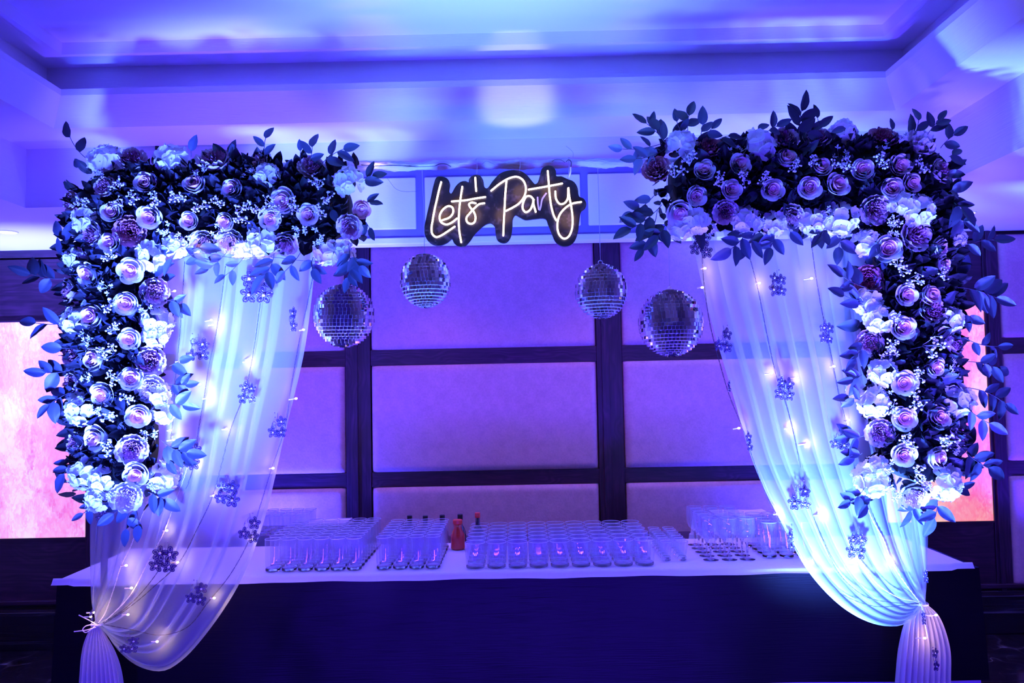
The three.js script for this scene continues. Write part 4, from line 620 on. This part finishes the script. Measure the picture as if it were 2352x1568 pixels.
garland({
  label: 'left corner garland of pale roses, peonies and leaves over the arch', seed: 71, mid: MIDL, half: 112, nFill: 1700, share: 0.46,
  core: [[225, 425], [400, 400], [600, 400], [775, 425], [800, 475], [775, 535], [600, 550], [400, 550], [345, 640], [345, 900], [345, 1060], [310, 1110], [240, 1110], [205, 1050], [205, 800], [205, 560]],
  roses: [[335, 422, 48], [447, 426, 50], [534, 435, 46], [257, 489, 48], [343, 500, 52], [437, 508, 44], [520, 508, 44], [255, 559, 46], [206, 630, 52], [301, 620, 56], [292, 697, 54], [212, 729, 54], [298, 778, 46], [654, 462, 58], [621, 503, 48], [710, 494, 48], [830, 481, 42, 1], [220, 825, 54], [300, 871, 50], [237, 903, 54], [317, 955, 54], [226, 1006, 58], [315, 1089, 54]],
  peonies: [[303, 368, 62, 0], [493, 370, 78, 0, 0, 0.5], [242, 430, 48, 0], [163, 463, 46, 0], [212, 538, 60, 0, -0.2, -0.2], [298, 532, 64, 2], [158, 668, 52, 0], [354, 672, 62, 0], [467, 554, 56, 1, 0, -0.4], [527, 553, 60, 1, 0, -0.4], [655, 558, 56, 0, 0, -0.3], [598, 372, 52, 1], [715, 386, 58, 0], [804, 520, 56, 0], [169, 815, 52, 0], [168, 880, 54, 0], [343, 832, 66, 0], [346, 892, 60, 1], [175, 1021, 54, 0], [303, 1033, 64, 0], [289, 1141, 66, 1]],
  hydrangeas: [[240, 362, 84], [391, 362, 84], [190, 503, 64], [346, 588, 72], [168, 592, 56], [168, 738, 70], [362, 742, 74], [604, 562, 80], [748, 582, 66], [801, 412, 74], [612, 398, 60], [788, 584, 56], [360, 770, 60], [180, 940, 76], [376, 946, 60], [366, 905, 54], [187, 1090, 76], [226, 1102, 60], [375, 1096, 72], [218, 1150, 56], [400, 1078, 48], [400, 568, 60], [560, 575, 50]],
  breath: [[203, 465, 48], [272, 434, 44], [308, 456, 44], [278, 472, 40], [360, 464, 44], [418, 456, 46], [466, 474, 46], [506, 465, 40], [257, 593, 46], [257, 701, 44], [270, 757, 40], [562, 478, 50], [731, 431, 46], [680, 472, 52], [738, 484, 46], [753, 458, 40], [625, 470, 44], [260, 813, 50], [262, 866, 44], [260, 960, 46], [258, 1030, 48], [295, 918, 40], [560, 500, 40], [600, 480, 40], [640, 490, 40]],
  sprigs: [[384, 532, 44], [245, 660, 40], [330, 715, 36], [205, 780, 44], [205, 865, 44], [225, 940, 36], [340, 1000, 44], [500, 530, 40], [590, 545, 40], [690, 530, 44], [740, 545, 50], [575, 395, 40], [350, 1120, 44], [250, 1140, 44], [210, 1175, 36], [420, 545, 40], [228, 400, 40], [460, 400, 44]],
  inner: scatterInner(201, MIDL, 118, 90),
  branches: [[196, 362, 148, 298, 2, 44, 0.1, 2], [196, 395, 172, 372, 1, 34], [612, 372, 609, 298, 3, 40, 0.15], [690, 380, 690, 330, 1, 34], [708, 375, 722, 318, 3, 42, -0.15], [735, 380, 806, 330, 4, 44, 0.12], [440, 360, 436, 328, 1, 42], [830, 420, 872, 395, 3, 42, 0.1, 2], [835, 460, 868, 470, 3, 40, -0.1, 2], [830, 500, 862, 540, 2, 44, 0.1, 2], [150, 640, 46, 625, 6, 52, 0.12, 2], [160, 740, 58, 742, 3, 50, 0.1], [150, 560, 132, 520, 2, 46], [150, 590, 125, 570, 1, 50], [160, 800, 120, 798, 1, 46], [160, 850, 82, 858, 4, 50, 0.1], [165, 900, 92, 940, 5, 50, -0.12], [160, 1070, 134, 1105, 2, 46], [168, 1060, 145, 1062, 1, 40], [385, 690, 432, 705, 4, 42, 0.2], [390, 840, 430, 820, 2, 42], [385, 880, 445, 885, 5, 42, -0.1, 2], [380, 930, 440, 930, 3, 44, 0.1], [370, 1010, 448, 1050, 6, 46, -0.15, 2], [370, 1060, 440, 1060, 3, 40, 0.1, 2], [415, 560, 385, 612, 2, 44], [440, 575, 480, 560, 2, 46, 0.1], [470, 590, 440, 605, 2, 44], [520, 580, 465, 630, 4, 44, 0.1], [560, 590, 505, 645, 3, 36, 0.1], [630, 580, 600, 655, 5, 50, 0.15], [690, 580, 640, 640, 3, 46, 0.1], [720, 590, 716, 640, 3, 46, -0.2], [800, 560, 800, 660, 7, 48, 0.1], [810, 580, 835, 630, 3, 44, -0.1], [225, 1150, 178, 1190, 3, 36, 0.1], [305, 1150, 285, 1235, 3, 44, -0.1], [310, 1160, 322, 1228, 2, 46, 0.1], [340, 1130, 395, 1155, 4, 44, 0.1], [280, 1160, 245, 1195, 2, 46, 0.1]],
});
garland({
  label: 'right corner garland of pale roses, peonies and leaves over the arch', seed: 73, mid: MIDR, half: 114, nFill: 1800, share: 0.46,
  core: [[1560, 375], [1800, 350], [2050, 345], [2150, 380], [2170, 560], [2185, 800], [2190, 1030], [2155, 1085], [2070, 1085], [2025, 1030], [2015, 800], [2015, 600], [1970, 510], [1700, 505], [1580, 490], [1545, 430]],
  roses: [[1618, 393, 46], [1697, 378, 48], [1808, 366, 48], [1598, 450, 46], [1679, 437, 48], [1774, 436, 48], [1858, 433, 50], [1885, 386, 48], [1557, 486, 56], [1980, 391, 50], [1921, 427, 52], [2064, 383, 50], [2048, 433, 46], [2090, 423, 48], [2039, 572, 60], [2153, 567, 48], [2080, 678, 50], [2134, 680, 50], [2163, 608, 42], [2072, 753, 56], [2144, 842, 48], [2075, 881, 54], [2076, 962, 52], [2153, 960, 52], [2075, 1045, 50], [2147, 1051, 54]],
  peonies: [[1508, 391, 60, 2], [1630, 341, 58, 2], [1802, 320, 60, 0], [1876, 318, 58, 0], [1665, 486, 54, 0], [1816, 496, 54, 1], [2028, 318, 62, 2], [2112, 330, 66, 0], [2160, 394, 54, 0], [2008, 482, 66, 0], [2101, 540, 70, 0], [1994, 642, 60, 2], [1998, 787, 56, 0], [2189, 787, 58, 0], [2020, 994, 58, 0], [2198, 1000, 58, 0], [2096, 1137, 66, 1], [2139, 712, 60, 0], [1990, 1100, 50, 1]],
  hydrangeas: [[1743, 330, 84], [1566, 328, 74], [1600, 510, 66], [1716, 510, 70], [1563, 528, 60], [1780, 516, 60], [1868, 512, 66], [1934, 507, 84], [2115, 484, 76], [1988, 556, 66], [2077, 467, 60], [1937, 303, 70], [2120, 322, 60], [1988, 692, 66], [2204, 548, 44], [2018, 732, 66], [2186, 735, 70], [2005, 925, 72], [2202, 920, 86], [1998, 1104, 80], [2178, 1112, 82], [2028, 856, 66], [2010, 1075, 60], [1966, 900, 46]],
  breath: [[1585, 376, 44], [1552, 405, 46], [1646, 419, 46], [1708, 414, 44], [1754, 416, 40], [1824, 392, 40], [1862, 374, 40], [2023, 380, 48], [2114, 386, 46], [2064, 610, 58], [1925, 380, 44], [2160, 632, 40], [2052, 508, 40], [2125, 793, 60], [2104, 862, 46], [2104, 915, 52], [2046, 939, 46], [2081, 1010, 52], [2154, 1008, 52], [2104, 1082, 50], [2046, 800, 44], [1940, 390, 40], [2090, 640, 44], [2060, 730, 44]],
  sprigs: [[1575, 360, 40], [1690, 350, 36], [1930, 360, 44], [2030, 345, 40], [1640, 520, 44], [1750, 505, 40], [1900, 490, 40], [2050, 530, 40], [2045, 815, 44], [2180, 840, 44], [2190, 865, 44], [2025, 900, 40], [2040, 1080, 44], [2050, 1130, 44], [2130, 1110, 44], [2185, 1030, 40], [2065, 320, 40]],
  inner: scatterInner(203, MIDR, 120, 90),
  branches: [[1530, 340, 1440, 372, 5, 44, 0.15, 1], [1520, 330, 1410, 345, 4, 40, 0.1, 1], [1525, 325, 1470, 268, 4, 44, -0.1, 2], [1530, 330, 1500, 280, 2, 46, 0.1, 2], [1570, 310, 1546, 262, 2, 40, 0.1], [1580, 300, 1584, 242, 3, 48, 0.1, 2], [1610, 310, 1617, 268, 2, 38], [1620, 310, 1648, 282, 2, 40], [1650, 320, 1692, 305, 2, 44, 0.1, 2], [1730, 310, 1750, 285, 2, 30, 0.2], [1760, 305, 1800, 280, 3, 40, 0.1], [1835, 320, 1843, 230, 5, 52, 0.05, 2], [1850, 310, 1880, 285, 2, 44, 0.1, 2], [1880, 300, 1876, 252, 2, 40, -0.1, 2], [1940, 300, 1945, 285, 1, 36], [2050, 305, 2048, 290, 1, 36, 0, 2], [2100, 310, 2116, 258, 2, 40, -0.1, 2], [2130, 310, 2168, 262, 4, 42, 0.1, 2], [2160, 340, 2206, 296, 3, 44, 0.1, 2], [2180, 360, 2196, 350, 2, 40, 0, 2], [2170, 400, 2200, 378, 2, 40, 0, 2], [2180, 440, 2196, 432, 2, 44, 0.1, 2], [2180, 470, 2232, 480, 4, 50, 0.15, 2], [2200, 500, 2240, 520, 3, 50, -0.1, 2], [2200, 570, 2306, 545, 5, 50, 0.12, 2], [2200, 660, 2312, 690, 7, 54, 0.1, 2], [2210, 720, 2240, 740, 2, 44, 0, 2], [2215, 775, 2310, 800, 4, 40, -0.15, 2], [2220, 830, 2310, 850, 6, 44, 0.1, 2], [2220, 890, 2330, 935, 6, 48, 0.15, 2], [2215, 930, 2290, 985, 4, 46, -0.12, 1], [2210, 1030, 2290, 1090, 5, 52, -0.1, 2], [2200, 1060, 2262, 1040, 3, 48, 0.1, 2], [1990, 660, 1916, 625, 4, 46, 0.1, 2], [1980, 690, 1915, 672, 2, 50, 0.1, 2], [1985, 780, 1955, 840, 4, 46, 0.1, 2], [1985, 700, 1955, 695, 2, 40, 0], [1980, 860, 1940, 880, 4, 46, 0.1, 2], [1980, 920, 1932, 910, 3, 40, -0.1], [1985, 1000, 1930, 1010, 4, 46, 0.1], [1980, 1040, 1945, 1060, 2, 44, 0.1], [1510, 440, 1440, 500, 4, 36, 0.1, 1], [1520, 470, 1430, 540, 6, 50, 0.1, 2], [1510, 480, 1470, 590, 6, 44, 0.12, 2], [1530, 510, 1500, 560, 4, 46, 0.1, 2], [1720, 520, 1665, 590, 5, 48, 0.15], [1740, 520, 1705, 590, 3, 48, 0.1], [1780, 525, 1765, 590, 4, 44, 0.1], [1810, 520, 1822, 550, 1, 42], [1895, 515, 1880, 560, 3, 44, 0.1, 2], [1930, 530, 1925, 590, 3, 48, 0.1, 2], [1985, 1120, 1940, 1165, 4, 40, 0.15], [2000, 1140, 1985, 1180, 2, 44, 0.1], [2110, 1140, 2080, 1190, 3, 44, 0.1], [2150, 1130, 2145, 1215, 4, 52, 0.15], [2190, 1120, 2225, 1115, 2, 46, 0.1, 2], [2040, 540, 2010, 580, 2, 46, 0, 2]],
});

renderer.render(scene, camera);
